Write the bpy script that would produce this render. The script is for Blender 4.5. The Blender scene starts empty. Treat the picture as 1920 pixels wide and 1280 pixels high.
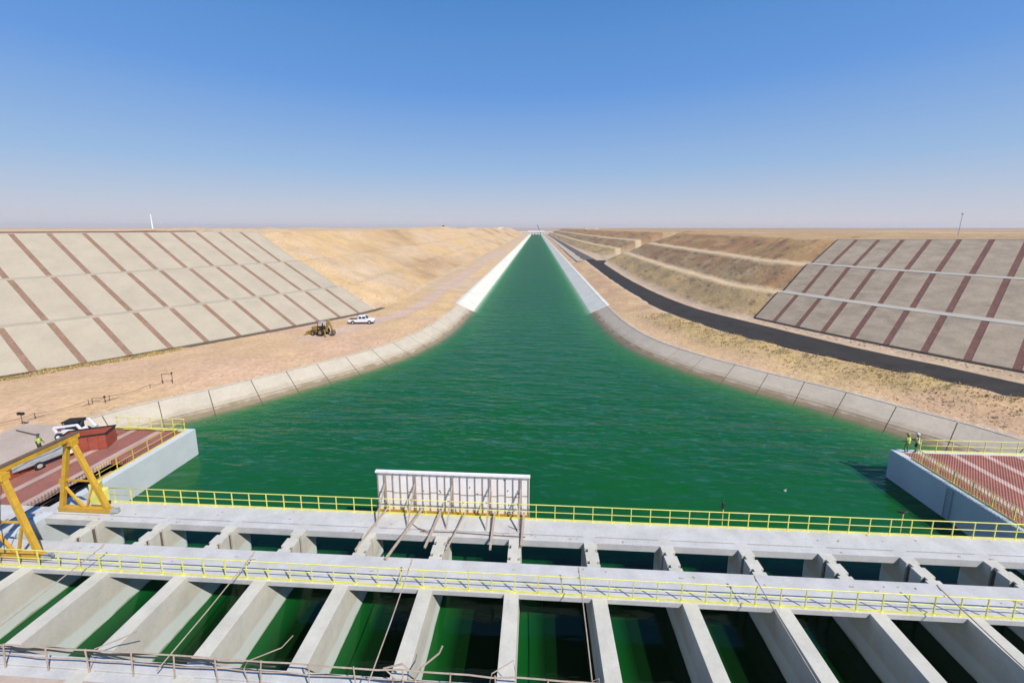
import bpy, math, random
from mathutils import Vector, Matrix, noise
random.seed(7)
C = bpy.context.scene.collection
S = bpy.context.scene
R = math.radians
# ------------------------------------------------------------------ camera, sky, sun, exposure
cam_d = bpy.data.cameras.new("camera"); cam = bpy.data.objects.new("camera", cam_d); C.objects.link(cam)
FPX, PX, PY, VPX, VPY = 760., 960., 550., 1006., 427.
_dy = Vector(((VPX-PX)/FPX, -(VPY-PY)/FPX, -1.)).normalized()      # the canal's axis seen from the camera
_z = Vector((0., -_dy.z, _dy.y)).normalized()
_x = _dy.cross(_z)
M = Matrix((_x, _dy, _z)).to_4x4()
M.translation = Vector((0, 0, 22))
cam.matrix_world = M
cam_d.sensor_fit = 'HORIZONTAL'; cam_d.sensor_width = 36.; cam_d.lens = 36.*FPX/1920.
cam_d.shift_y = -(640.-PY)/1920.
cam_d.clip_start = .1; cam_d.clip_end = 30000.
S.camera = cam

SUN = Vector((.93, -.80, 1.30)).normalized()
el = math.asin(SUN.z); az = math.atan2(SUN.x, SUN.y)
w = bpy.data.worlds.new("World"); S.world = w; w.use_nodes = True
nt = w.node_tree; bg = nt.nodes['Background']
sky = nt.nodes.new('ShaderNodeTexSky'); sky.sky_type = 'NISHITA'; sky.sun_disc = False
sky.sun_elevation = el; sky.sun_rotation = az
sky.altitude = 0; sky.air_density = 1.0; sky.dust_density = 1.2; sky.ozone_density = 3.0
tc = nt.nodes.new('ShaderNodeTexCoord'); sz = nt.nodes.new('ShaderNodeSeparateXYZ'); nt.links.new(tc.outputs['Generated'], sz.inputs[0])
cr = nt.nodes.new('ShaderNodeValToRGB'); nt.links.new(sz.outputs[2], cr.inputs[0]); SKS = .12
for e_ in range(5): cr.color_ramp.elements.new(.1*(e_+1))
for e_, (p_, c_) in zip(cr.color_ramp.elements, ((0., (.60, .565, .62)), (.022, (.52, .53, .61)), (.065, (.415, .485, .62)), (.13, (.28, .425, .65)), (.29, (.118, .285, .64)), (.48, (.060, .212, .525)), (1., (.03, .11, .38)))):
    e_.position = p_; e_.color = (*c_, 1)
sc_ = nt.nodes.new('ShaderNodeVectorMath'); sc_.operation = 'SCALE'; sc_.inputs[3].default_value = 1/SKS; nt.links.new(cr.outputs[0], sc_.inputs[0])
mx_ = nt.nodes.new('ShaderNodeMix'); mx_.data_type = 'RGBA'; mx_.inputs[0].default_value = .92; nt.links.new(sky.outputs[0], mx_.inputs[6]); nt.links.new(sc_.outputs[0], mx_.inputs[7])
nt.links.new(mx_.outputs[2], bg.inputs[0]); bg.inputs[1].default_value = SKS
sl = bpy.data.lights.new("sun", 'SUN'); sl.energy = 4.6; sl.angle = R(.53); sl.color = (1, .95, .87)
so = bpy.data.objects.new("sun", sl); C.objects.link(so)
so.rotation_euler = SUN.to_track_quat('Z', 'Y').to_euler(); so.location = (60, -60, 90)
S.view_settings.view_transform = 'Standard'; S.view_settings.look = 'None'
S.view_settings.exposure = .2; S.view_settings.gamma = 1
S.cycles.max_bounces = 6; S.cycles.transparent_max_bounces = 12
S.cycles.caustics_reflective = False; S.cycles.caustics_refractive = False

# ------------------------------------------------------------------ materials
def srgb(r, g, b):
    f = lambda c: (c/255/12.92 if c/255 <= .04045 else ((c/255+.055)/1.055)**2.4)
    return (f(r), f(g), f(b), 1)
def newmat(name):
    m = bpy.data.materials.new(name); m.use_nodes = True
    return m, m.node_tree, m.node_tree.nodes['Principled BSDF']
def N(t, typ, **k):
    n = t.nodes.new(typ)
    for a, v in k.items(): setattr(n, a, v)
    return n
def mixc(t, a, b, fac, mode='MIX'):
    n = t.nodes.new('ShaderNodeMix'); n.data_type = 'RGBA'; n.blend_type = mode
    for s, v in ((0, fac), (6, a), (7, b)):
        if hasattr(v, 'links') or hasattr(v, 'is_linked'): t.links.new(v, n.inputs[s])
        elif s == 0: n.inputs[0].default_value = v
        else: n.inputs[s].default_value = v if len(v) == 4 else (*v, 1)
    return n.outputs[2]
def noise_tex(t, vec, scale, detail=5, rough=.55, stretch=None):
    if stretch:
        mp = N(t, 'ShaderNodeMapping'); mp.inputs['Scale'].default_value = stretch; t.links.new(vec, mp.inputs[0]); vec = mp.outputs[0]
    n = N(t, 'ShaderNodeTexNoise'); n.inputs['Scale'].default_value = scale
    n.inputs['Detail'].default_value = detail; n.inputs['Roughness'].default_value = rough
    t.links.new(vec, n.inputs['Vector']); return n.outputs['Fac']
def ramp(t, fac, p0, p1, c0=(0, 0, 0, 1), c1=(1, 1, 1, 1)):
    n = N(t, 'ShaderNodeValToRGB'); n.color_ramp.elements[0].position = p0; n.color_ramp.elements[1].position = p1
    n.color_ramp.elements[0].color = c0; n.color_ramp.elements[1].color = c1
    t.links.new(fac, n.inputs[0]); return n.outputs[0]
def surf(name, col, rough=.8, var=.25, vs=.6, fine=.15, fs=9., bump=.15, bs=6., metal=0., dark=None, attr=None, stretch=None, stain=0.):
    """colour with broad patches, fine grain, optional stains, and a bump"""
    m, t, b = newmat(name)
    pos = N(t, 'ShaderNodeNewGeometry').outputs['Position']
    base = col if len(col) == 4 else (*col, 1)
    if attr:
        a = N(t, 'ShaderNodeAttribute'); a.attribute_name = attr; src = a.outputs['Color']
    else: src = base
    dk = dark or tuple(c*.55 for c in base[:3])
    n1 = ramp(t, noise_tex(t, pos, vs, 6, .6, stretch), .35, .7)
    c = mixc(t, src, (1-var, 1-var, 1-var, 1), n1, 'MULTIPLY')
    n2 = ramp(t, noise_tex(t, pos, fs, 4, .65), .3, .7)
    c = mixc(t, c, (1-fine, 1-fine, 1-fine, 1), n2, 'MULTIPLY')
    if stain:
        n3 = ramp(t, noise_tex(t, pos, .9, 5, .7, (1, 1, .15)), .55, .75)
        f = N(t, 'ShaderNodeMath', operation='MULTIPLY'); t.links.new(n3, f.inputs[0]); f.inputs[1].default_value = stain
        c = mixc(t, c, (*dk, 1) if len(dk) == 3 else dk, f.outputs[0])
    t.links.new(c, b.inputs['Base Color']); b.inputs['Roughness'].default_value = rough; b.inputs['Metallic'].default_value = metal
    if rough > .6: b.inputs['Specular IOR Level'].default_value = .25
    if bump:
        bp = N(t, 'ShaderNodeBump'); bp.inputs['Strength'].default_value = bump; bp.inputs['Distance'].default_value = .1
        t.links.new(noise_tex(t, pos, bs, 6, .65), bp.inputs['Height']); t.links.new(bp.outputs[0], b.inputs['Normal'])
    return m
m_soil = surf('soil', (1, 1, 1), .95, .20, .16, .30, 1.5, 1., 1.1, attr='soil')
m_soil.node_tree.nodes['Bump'].inputs['Distance'].default_value = .22
m_conc = surf('concrete', (.56, .56, .53), .85, .14, .5, .1, 7, .1, 9, stain=.35, dark=(.36, .36, .33))
m_deck = surf('deck_concrete', (.59, .575, .55), .85, .20, .7, .16, 9, .15, 14, stain=.45, dark=(.42, .41, .39))
def pier_bands(m):
    """paler band low on the piers, and a mossy fringe at the water"""
    t = m.node_tree; b = t.nodes['Principled BSDF']; old = b.inputs['Base Color'].links[0].from_socket
    pos = N(t, 'ShaderNodeNewGeometry').outputs['Position']; sx = N(t, 'ShaderNodeSeparateXYZ'); t.links.new(pos, sx.inputs[0])
    ad = N(t, 'ShaderNodeMath', operation='MULTIPLY_ADD'); t.links.new(noise_tex(t, pos, .7, 5), ad.inputs[0]); ad.inputs[1].default_value = .5; t.links.new(sx.outputs[2], ad.inputs[2])
    mr = N(t, 'ShaderNodeMapRange'); t.links.new(ad.outputs[0], mr.inputs[0]); mr.inputs[1].default_value = -1.75; mr.inputs[2].default_value = -1.5; mr.inputs[3].default_value = .6; mr.inputs[4].default_value = 0
    c = mixc(t, old, (.62, .70, .68, 1), mr.outputs[0])
    mr2 = N(t, 'ShaderNodeMapRange'); t.links.new(ad.outputs[0], mr2.inputs[0]); mr2.inputs[1].default_value = -2.75; mr2.inputs[2].default_value = -2.60; mr2.inputs[3].default_value = .8; mr2.inputs[4].default_value = 0
    t.links.new(mixc(t, c, (.14, .18, .09, 1), mr2.outputs[0]), b.inputs['Base Color'])
m_pier = surf('pier_concrete', (.60, .57, .485), .85, .18, .6, .1, 5, .12, 7, stain=.45, dark=(.36, .38, .34))
pier_bands(m_pier)
m_slabL = surf('slab_concrete', (.46, .395, .295), .9, .13, .22, .10, 4, .1, 5, stain=.3, dark=(.46, .43, .36))
m_slabR = surf('slab_concrete_weathered', (.46, .365, .26), .9, .30, .30, .2, 3, .15, 5, stain=.45, dark=(.30, .26, .215), stretch=(1, 1, 3))
m_lin = surf('lining_concrete', (.56, .475, .365), .9, .14, .35, .14, 3, .12, 5, stain=.3, dark=(.36, .31, .25))
m_linL = surf('lining_concrete_pale', (.56, .49, .38), .9, .14, .35, .14, 3, .12, 5, stain=.3, dark=(.40, .35, .27))
def wet(m):
    """silt-stained wet band where the water laps the lining"""
    t = m.node_tree; b = t.nodes['Principled BSDF']; old = b.inputs['Base Color'].links[0].from_socket
    pos = N(t, 'ShaderNodeNewGeometry').outputs['Position']; sx = N(t, 'ShaderNodeSeparateXYZ'); t.links.new(pos, sx.inputs[0])
    ad = N(t, 'ShaderNodeMath', operation='MULTIPLY_ADD'); t.links.new(noise_tex(t, pos, .5, 4), ad.inputs[0]); ad.inputs[1].default_value = .9; t.links.new(sx.outputs[2], ad.inputs[2])
    mr = N(t, 'ShaderNodeMapRange'); t.links.new(ad.outputs[0], mr.inputs[0]); mr.inputs[1].default_value = -2.30; mr.inputs[2].default_value = -2.05; mr.inputs[3].default_value = 1; mr.inputs[4].default_value = 0
    t.links.new(mixc(t, old, (.58, .54, .45, 1), mr.outputs[0], 'MULTIPLY'), b.inputs['Base Color'])
    mr2 = N(t, 'ShaderNodeMapRange'); t.links.new(ad.outputs[0], mr2.inputs[0]); mr2.inputs[1].default_value = -1.75; mr2.inputs[2].default_value = -1.6; mr2.inputs[3].default_value = 1; mr2.inputs[4].default_value = 0
    old = b.inputs['Base Color'].links[0].from_socket
    t.links.new(mixc(t, old, (.88, .84, .80, 1), mr2.outputs[0], 'MULTIPLY'), b.inputs['Base Color'])
wet(m_lin); wet(m_linL)
m_linw = surf('new_lining_concrete', (.72, .695, .59), .85, .14, .2, .06, 3, .06, 5)
m_joint = surf('joint_filler', (.16, .14, .11), .9, .2, 1, .2, 8, 0)
m_stripL = surf('dusty_brick_strip', (.33, .205, .14), .9, .2, .5, .3, 3.2, .3, 6)
m_strip = surf('brick_strip', (.25, .125, .10), .9, .22, .5, .4, 3.2, .3, 6)
m_berm = surf('berm_concrete', (.45, .41, .345), .9, .15, .3, .1, 4, .1, 5)
m_asph = surf('asphalt', (.052, .044, .037), .85, .35, .25, .3, 8, .25, 20, stain=.5, dark=(.11, .085, .065))
m_asph2 = surf('old_asphalt', (.14, .13, .125), .9, .3, .3, .2, 8, .2, 20)
m_silt = surf('drain_silt', (.17, .14, .105), .9, .3, 1, .3, 6, .3, 8)
m_darkbit = surf('bitumen_coat', (.07, .065, .055), .85, .3, 1, .3, 6, .3, 8)
m_yellow = surf('yellow_paint', (.84, .80, .20), .5, .2, 2, .15, 15, .05, 20)
m_gold = surf('crane_yellow_paint', (.70, .40, .035), .45, .25, 1.5, .25, 10, .08, 12, stain=.5, dark=(.28, .15, .04))
m_dozer = surf('dusty_yellow_paint', (.42, .28, .08), .6, .35, 2, .3, 9, .1, 12)
m_wht = surf('white_paint', (.80, .80, .82), .35, .12, 2, .06, 10, 0)
m_panel = surf('panel_paint', (.90, .86, .83), .5, .1, 1.3, .12, 12, .1, 10, stain=.4, dark=(.50, .40, .33))
m_rib = surf('panel_rib_steel', (.42, .33, .28), .6, .25, 2, .2, 12, .1, 10)
m_wood = surf('weathered_timber', (.50, .40, .31), .85, .25, 2, .25, 12, .2, 12)
m_rust = surf('rusty_steel', (.20, .13, .09), .75, .3, 3, .3, 14, .2, 14)
m_redst = surf('red_oxide_steel', (.42, .10, .065), .7, .25, 1.2, .25, 9, .1, 9)
m_grey = surf('galvanised_grey', (.40, .43, .44), .5, .25, 2, .2, 12, .08, 12)
m_black = surf('black_rubber', (.025, .025, .025), .7, .2, 3, .2, 12, .1, 12)
m_darkgl = surf('dark_glass', (.02, .025, .03), .12, .1, 3, 0, 12, 0)
m_hub = surf('wheel_hub', (.45, .44, .42), .5, .2, 3, .1, 12, 0)
m_skin = surf('skin', (.22, .12, .08), .6, .1, 5, .1, 12, 0)
m_vest = surf('hivis_cloth', (.55, .72, .16), .85, .2, 9, .2, 25, .2, 20)
m_trous = surf('dark_cloth', (.05, .055, .04), .9, .2, 9, .2, 25, .2, 20)
m_olive = surf('olive_coverall', (.24, .28, .09), .9, .25, 9, .2, 25, .2, 20)
m_helm = surf('helmet_shell', (.72, .75, .66), .35, .1, 9, 0, 25, 0)
m_helmd = surf('dark_helmet', (.06, .06, .09), .4, .1, 9, 0, 25, 0)
m_rock = surf('rubble_stone', (.50, .34, .22), .95, .4, 1.2, .3, 5, .5, 5)
m_redlt = surf('tail_lamp', (.35, .02, .02), .3, .1, 3, 0, 9, 0)
m_brush = surf('dry_grass', (.46, .345, .15), .95, .5, 2, .3, 5, 0)
m_yard = surf('yard_screed', (.52, .42, .34), .9, .2, .3, .15, 4, .2, 5)
m_cable = surf('cable_sheath', (.05, .05, .05), .6, .2, 3, .2, 9, 0)
m_water_b = surf('far_white', (.70, .76, .76), .6, .1, 1, .1, 5, 0)

def paving_mat():
    m, t, b = newmat('red_block_paving')
    pos = N(t, 'ShaderNodeNewGeometry').outputs['Position']
    mp = N(t, 'ShaderNodeMapping'); mp.inputs['Rotation'].default_value = (0, 0, R(45)); t.links.new(pos, mp.inputs[0])
    wv = N(t, 'ShaderNodeTexWave'); wv.inputs['Scale'].default_value = 1.9; wv.inputs['Distortion'].default_value = .25; wv.inputs['Detail'].default_value = 1
    t.links.new(mp.outputs[0], wv.inputs[0])
    br = N(t, 'ShaderNodeTexBrick'); br.inputs['Scale'].default_value = 3.; br.inputs['Color1'].default_value = (.56, .20, .14, 1)
    br.inputs['Color2'].default_value = (.44, .16, .115, 1); br.inputs['Mortar'].default_value = (.27, .15, .12, 1); br.inputs['Mortar Size'].default_value = .03
    t.links.new(mp.outputs[0], br.inputs[0])
    red = mixc(t, br.outputs[0], (.42, .34, .32, 1), ramp(t, wv.outputs['Fac'], .35, .75), 'MULTIPLY')
    lt = mixc(t, (.62, .45, .38, 1), (.62, .56, .54, 1), ramp(t, wv.outputs['Fac'], .35, .75), 'MULTIPLY')
    # laid bands of paler block running with the canal, 3 m apart on each side of the works
    sx = N(t, 'ShaderNodeSeparateXYZ'); t.links.new(pos, sx.inputs[0])
    ab = N(t, 'ShaderNodeMath', operation='ABSOLUTE'); t.links.new(sx.outputs[0], ab.inputs[0])
    sb = N(t, 'ShaderNodeMath', operation='SUBTRACT'); t.links.new(ab.outputs[0], sb.inputs[0]); sb.inputs[1].default_value = 38.1
    md = N(t, 'ShaderNodeMath', operation='PINGPONG'); t.links.new(sb.outputs[0], md.inputs[0]); md.inputs[1].default_value = 1.5
    lt_f = N(t, 'ShaderNodeMath', operation='LESS_THAN'); t.links.new(md.outputs[0], lt_f.inputs[0]); lt_f.inputs[1].default_value = .33
    c = mixc(t, red, lt, lt_f.outputs[0])
    c = mixc(t, c, (.75, .75, .75, 1), ramp(t, noise_tex(t, pos, .6), .35, .7), 'MULTIPLY')
    t.links.new(c, b.inputs['Base Color']); b.inputs['Roughness'].default_value = .9
    bp = N(t, 'ShaderNodeBump'); bp.inputs['Strength'].default_value = .3; bp.inputs['Distance'].default_value = .05
    t.links.new(wv.outputs['Fac'], bp.inputs['Height']); t.links.new(bp.outputs[0], b.inputs['Normal'])
    return m
m_pave = paving_mat()

def pos_y(t, pos):
    q = N(t, 'ShaderNodeSeparateXYZ'); t.links.new(pos, q.inputs[0]); return q.outputs[1]
def water_mat():
    m = bpy.data.materials.new('canal_water'); m.use_nodes = True; t = m.node_tree
    for n in list(t.nodes): t.nodes.remove(n)
    out = N(t, 'ShaderNodeOutputMaterial')
    pos = N(t, 'ShaderNodeNewGeometry').outputs['Position']
    at = N(t, 'ShaderNodeAttribute'); at.attribute_name = 'depth'; d = at.outputs['Fac']
    def expk(k):
        a = N(t, 'ShaderNodeMath', operation='MULTIPLY'); t.links.new(d, a.inputs[0]); a.inputs[1].default_value = -k
        e = N(t, 'ShaderNodeMath', operation='EXPONENT'); t.links.new(a.outputs[0], e.inputs[0]); return e.outputs[0]
    cc = N(t, 'ShaderNodeCombineColor')
    for i, k in enumerate((.55, .07, .42)): t.links.new(expk(k), cc.inputs[i])
    tr = N(t, 'ShaderNodeBsdfTransparent'); t.links.new(cc.outputs[0], tr.inputs[0])
    df = N(t, 'ShaderNodeBsdfDiffuse')
    n1 = ramp(t, noise_tex(t, pos, .05, 4, .6), .35, .7)
    deep = mixc(t, (.0035, .080, .010, 1), (.003, .066, .017, 1), n1)
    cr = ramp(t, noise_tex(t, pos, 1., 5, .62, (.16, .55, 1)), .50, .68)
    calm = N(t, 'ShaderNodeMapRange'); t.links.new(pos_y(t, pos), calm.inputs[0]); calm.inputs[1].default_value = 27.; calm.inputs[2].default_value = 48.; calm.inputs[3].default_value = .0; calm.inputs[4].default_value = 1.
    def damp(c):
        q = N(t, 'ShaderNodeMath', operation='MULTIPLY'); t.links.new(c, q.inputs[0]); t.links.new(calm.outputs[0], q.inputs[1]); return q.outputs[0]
    deep = mixc(t, deep, (.007, .082, .040, 1), damp(cr))  # broad teal crest streaks: ripple sheen painted into the body colour
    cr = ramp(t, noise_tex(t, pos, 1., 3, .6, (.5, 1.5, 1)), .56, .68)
    deep = mixc(t, deep, (.022, .125, .075, 1), damp(cr))  # finer, brighter crests, also highlights painted into the colour
    dr = N(t, 'ShaderNodeMapRange'); dd_ = N(t, 'ShaderNodeAttribute'); dd_.attribute_name = 'bay_shade'; t.links.new(dd_.outputs['Fac'], dr.inputs[0]); dr.inputs[1].default_value = 2.0; dr.inputs[2].default_value = 7.5
    deep = mixc(t, deep, (.0008, .010, .002, 1), dr.outputs[0])  # bay water painted near black for shade, greener beside the lit pier faces
    shal = N(t, 'ShaderNodeMath', operation='MULTIPLY'); t.links.new(expk(.62), shal.inputs[0]); shal.inputs[1].default_value = .85
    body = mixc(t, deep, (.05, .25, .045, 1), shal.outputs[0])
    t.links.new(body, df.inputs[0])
    d2 = N(t, 'ShaderNodeMath', operation='MULTIPLY'); t.links.new(d, d2.inputs[0]); t.links.new(d, d2.inputs[1])
    dl = N(t, 'ShaderNodeMath', operation='MULTIPLY'); t.links.new(d, dl.inputs[0]); dl.inputs[1].default_value = -.55
    d3 = N(t, 'ShaderNodeMath', operation='MULTIPLY_ADD'); t.links.new(d2.outputs[0], d3.inputs[0]); d3.inputs[1].default_value = -.45; t.links.new(dl.outputs[0], d3.inputs[2])
    d4 = N(t, 'ShaderNodeMath', operation='EXPONENT'); t.links.new(d3.outputs[0], d4.inputs[0])
    inv = N(t, 'ShaderNodeMath', operation='SUBTRACT'); inv.inputs[0].default_value = 1.; t.links.new(d4.outputs[0], inv.inputs[1])
    mx = N(t, 'ShaderNodeMixShader'); t.links.new(inv.outputs[0], mx.inputs[0]); t.links.new(tr.outputs[0], mx.inputs[1]); t.links.new(df.outputs[0], mx.inputs[2])
    b1 = N(t, 'ShaderNodeBump'); b1.inputs['Strength'].default_value = 1.; b1.inputs['Distance'].default_value = .95; calm = N(t, 'ShaderNodeMapRange'); t.links.new(pos_y(t, pos), calm.inputs[0]); calm.inputs[1].default_value = 27.; calm.inputs[2].default_value = 46.; calm.inputs[3].default_value = .12; calm.inputs[4].default_value = 1.; t.links.new(calm.outputs[0], b1.inputs['Strength'])
    w1 = noise_tex(t, pos, 1., 3, .55, (.11, .34, 1)); w2 = noise_tex(t, pos, 1., 3, .6, (.45, 1.25, 1))
    ad = N(t, 'ShaderNodeMath', operation='MULTIPLY_ADD'); t.links.new(w2, ad.inputs[0]); ad.inputs[1].default_value = .30; t.links.new(w1, ad.inputs[2])
    t.links.new(ad.outputs[0], b1.inputs['Height'])
    b2 = N(t, 'ShaderNodeBump'); t.links.new(calm.outputs[0], b2.inputs['Strength']); b2.inputs['Distance'].default_value = .62; t.links.new(ad.outputs[0], b2.inputs['Height'])
    gl = N(t, 'ShaderNodeBsdfGlossy'); gl.inputs['Roughness'].default_value = .10; gl.inputs['Color'].default_value = (.70, .96, .78, 1); t.links.new(b2.outputs[0], gl.inputs['Normal'])
    fr = N(t, 'ShaderNodeFresnel'); fr.inputs[0].default_value = 1.33; t.links.new(b2.outputs[0], fr.inputs['Normal'])
    fm = N(t, 'ShaderNodeMath', operation='MULTIPLY'); t.links.new(fr.outputs[0], fm.inputs[0]);  fm.inputs[1].default_value = 1.15
    fc = N(t, 'ShaderNodeMath', operation='MINIMUM'); t.links.new(fm.outputs[0], fc.inputs[0]); fc.inputs[1].default_value = .22
    m2 = N(t, 'ShaderNodeMixShader'); t.links.new(fc.outputs[0], m2.inputs[0]); t.links.new(mx.outputs[0], m2.inputs[1]); t.links.new(gl.outputs[0], m2.inputs[2])
    t.links.new(b1.outputs[0], df.inputs['Normal'])
    t.links.new(m2.outputs[0], out.inputs[0]); return m
m_water = water_mat()

# ------------------------------------------------------------------ mesh helpers
class MB:
    def __init__(s): s.v = []; s.f = []; s.m = []
    def add(s, vs, fs, mi=0):
        o = len(s.v); s.v += [Vector(p) for p in vs]; s.f += [tuple(i+o for i in f) for f in fs]; s.m += [mi]*len(fs); return s
    def box(s, c, d, rz=0, rx=0, ry=0, mi=0):
        m = Matrix.Rotation(rz, 3, 'Z') @ Matrix.Rotation(ry, 3, 'Y') @ Matrix.Rotation(rx, 3, 'X'); c = Vector(c)
        vs = [c + m @ Vector((x*d[0]/2, y*d[1]/2, z*d[2]/2)) for x in (-1, 1) for y in (-1, 1) for z in (-1, 1)]
        return s.add(vs, [(0, 1, 3, 2), (4, 6, 7, 5), (0, 4, 5, 1), (2, 3, 7, 6), (0, 2, 6, 4), (1, 5, 7, 3)], mi)
    def b2(s, x0, x1, y0, y1, z0, z1, mi=0): return s.box(((x0+x1)/2, (y0+y1)/2, (z0+z1)/2), (x1-x0, y1-y0, z1-z0), mi=mi)
    def beam(s, p, q, wd, h=None, mi=0):
        p, q = Vector(p), Vector(q); h = h or wd; d = (q-p).normalized()
        u = Vector((0, 0, 1)) if abs(d.z) < .95 else Vector((0, 1, 0))
        a = d.cross(u).normalized()*wd/2; b = a.cross(d).normalized()*h/2
        vs = [e + i*a + j*b for e in (p, q) for i, j in ((-1, -1), (1, -1), (1, 1), (-1, 1))]
        return s.add(vs, [(3, 2, 1, 0), (4, 5, 6, 7), (0, 1, 5, 4), (1, 2, 6, 5), (2, 3, 7, 6), (3, 0, 4, 7)], mi)
    def tube(s, pts, r, n=6, mi=0, r2=None):
        pts = [Vector(p) for p in pts]; k = len(pts); vs = []
        for i, p in enumerate(pts):
            d = (pts[min(i+1, k-1)]-pts[max(i-1, 0)]).normalized()
            u = Vector((0, 0, 1)) if abs(d.z) < .9 else Vector((0, 1, 0))
            a = d.cross(u).normalized(); b = a.cross(d)
            rr = r if r2 is None else r+(r2-r)*i/(k-1)
            vs += [p + rr*(a*math.cos(2*math.pi*j/n)+b*math.sin(2*math.pi*j/n)) for j in range(n)]
        fs = [(i*n+j, i*n+(j+1) % n, (i+1)*n+(j+1) % n, (i+1)*n+j) for i in range(k-1) for j in range(n)]
        fs += [tuple(range(n))[::-1], tuple((k-1)*n+j for j in range(n))]
        return s.add(vs, fs, mi)
    def prism(s, poly, z0, z1, mi=0):
        n = len(poly); vs = [(x, y, z0) for x, y in poly]+[(x, y, z1) for x, y in poly]
        return s.add(vs, [tuple(range(n))[::-1], tuple(range(n, 2*n))]+[(i, (i+1) % n, (i+1) % n+n, i+n) for i in range(n)], mi)
    def side(s, prof, y0, y1, mi=0):           # profile in x-z extruded along y
        n = len(prof); vs = [(x, y0, z) for x, z in prof]+[(x, y1, z) for x, z in prof]
        return s.add(vs, [tuple(range(n)), tuple(range(n, 2*n))[::-1]]+[(i, i+n, (i+1) % n+n, (i+1) % n) for i in range(n)], mi)
    def ball(s, c, r, n=8, mi=0):
        if not hasattr(r, '__len__'): r = (r, r, r)
        vs = []; fs = []; k = n//2+1
        for i in range(k+1):
            a = math.pi*i/k
            for j in range(n):
                b = 2*math.pi*j/n; vs.append((c[0]+r[0]*math.sin(a)*math.cos(b), c[1]+r[1]*math.sin(a)*math.sin(b), c[2]+r[2]*math.cos(a)))
        for i in range(k):
            for j in range(n): fs.append((i*n+j, (i+1)*n+j, (i+1)*n+(j+1) % n, i*n+(j+1) % n))
        return s.add(vs, fs, mi)
    def wheel(s, c, r, wd, n=16, mi=0):        # axle along y
        prof = [(-wd/2, r*.55), (-wd/2, r*.9), (-wd*.36, r), (wd*.36, r), (wd/2, r*.9), (wd/2, r*.55)]
        vs = [(c[0]+q*math.cos(2*math.pi*j/n), c[1]+y, c[2]+q*math.sin(2*math.pi*j/n)) for y, q in prof for j in range(n)]
        fs = [(i*n+j, i*n+(j+1) % n, (i+1)*n+(j+1) % n, (i+1)*n+j) for i in range(5) for j in range(n)]
        return s.add(vs, fs+[tuple(range(n)), tuple(5*n+j for j in range(n))[::-1]], mi)
def build(name, mb, mats, parent=None, world=None, smooth=False, bevel=0., label=None, loc=None, rz=0):
    me = bpy.data.meshes.new(name)
    off = Vector(world) if world is not None else Vector((0, 0, 0))
    me.from_pydata([tuple(v-off) for v in mb.v], [], mb.f); 
    if not isinstance(mats, (list, tuple)): mats = [mats]
    for q in mats: me.materials.append(q)
    if len(mats) > 1: me.polygons.foreach_set('material_index', mb.m)
    if smooth: me.polygons.foreach_set('use_smooth', [True]*len(me.polygons))
    me.update(); o = bpy.data.objects.new(name, me); C.objects.link(o)
    if parent: o.parent = parent
    if bevel:
        b = o.modifiers.new('bevel', 'BEVEL'); b.width = bevel; b.segments = 2; b.limit_method = 'ANGLE'
    if label: o['label'] = label
    if loc: o.location = loc
    if rz: o.rotation_euler.z = rz
    return o
def thing(name, label, cat, loc=(0, 0, 0), rz=0, group=None):
    o = bpy.data.objects.new(name, None); C.objects.link(o); o.location = loc; o.rotation_euler.z = rz
    o.empty_display_size = .3; return tag(o, label, cat, group)
def tag(o, label, cat, group=None):
    o['label'] = label; o['category'] = cat
    if group: o['group'] = group
    return o
def struct(o, kind='structure'): o['kind'] = kind; return o
def share(src, name, parent, loc, rz=0):
    o = bpy.data.objects.new(name, src.data); C.objects.link(o); o.parent = parent; o.location = loc; o.rotation_euler.z = rz
    return o
def lerp(a, b, t): return a+(b-a)*t
def interp(x, xs, ys):
    if x <= xs[0]: return ys[0]
    for i in range(1, len(xs)):
        if x <= xs[i]: return lerp(ys[i-1], ys[i], (x-xs[i-1])/(xs[i]-xs[i-1]))
    return ys[-1]
def smooth_line(pts, step):
    """Catmull-Rom through 2-D points, resampled about every `step`"""
    P = [Vector(p) for p in pts]; out = []
    for i in range(len(P)-1):
        p0 = P[max(i-1, 0)]; p1 = P[i]; p2 = P[i+1]; p3 = P[min(i+2, len(P)-1)]
        L = (p2-p1).length; n = max(1, int(L/step))
        m1 = (p2-p0)/max((p2-p0).length, 1e-6)*L; m2 = (p3-p1)/max((p3-p1).length, 1e-6)*L
        for k in range(n):
            t = k/n; out.append(p1*(2*t**3-3*t*t+1)+m1*(t**3-2*t*t+t)+p2*(-2*t**3+3*t*t)+m2*(t**3-t*t))
    out.append(P[-1]); return out
def normals(L, side):
    out = []
    for i in range(len(L)):
        d = (L[min(i+1, len(L)-1)]-L[max(i-1, 0)]).normalized(); n = Vector((-d.y, d.x)) if side < 0 else Vector((d.y, -d.x)); out.append(n)
    return out
def fb(x, y, sc, o=4, seed=0): return noise.fractal(Vector((x*sc+seed, y*sc-seed, seed*.7)), 1., 2.1, o)   # about -1..1

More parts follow.
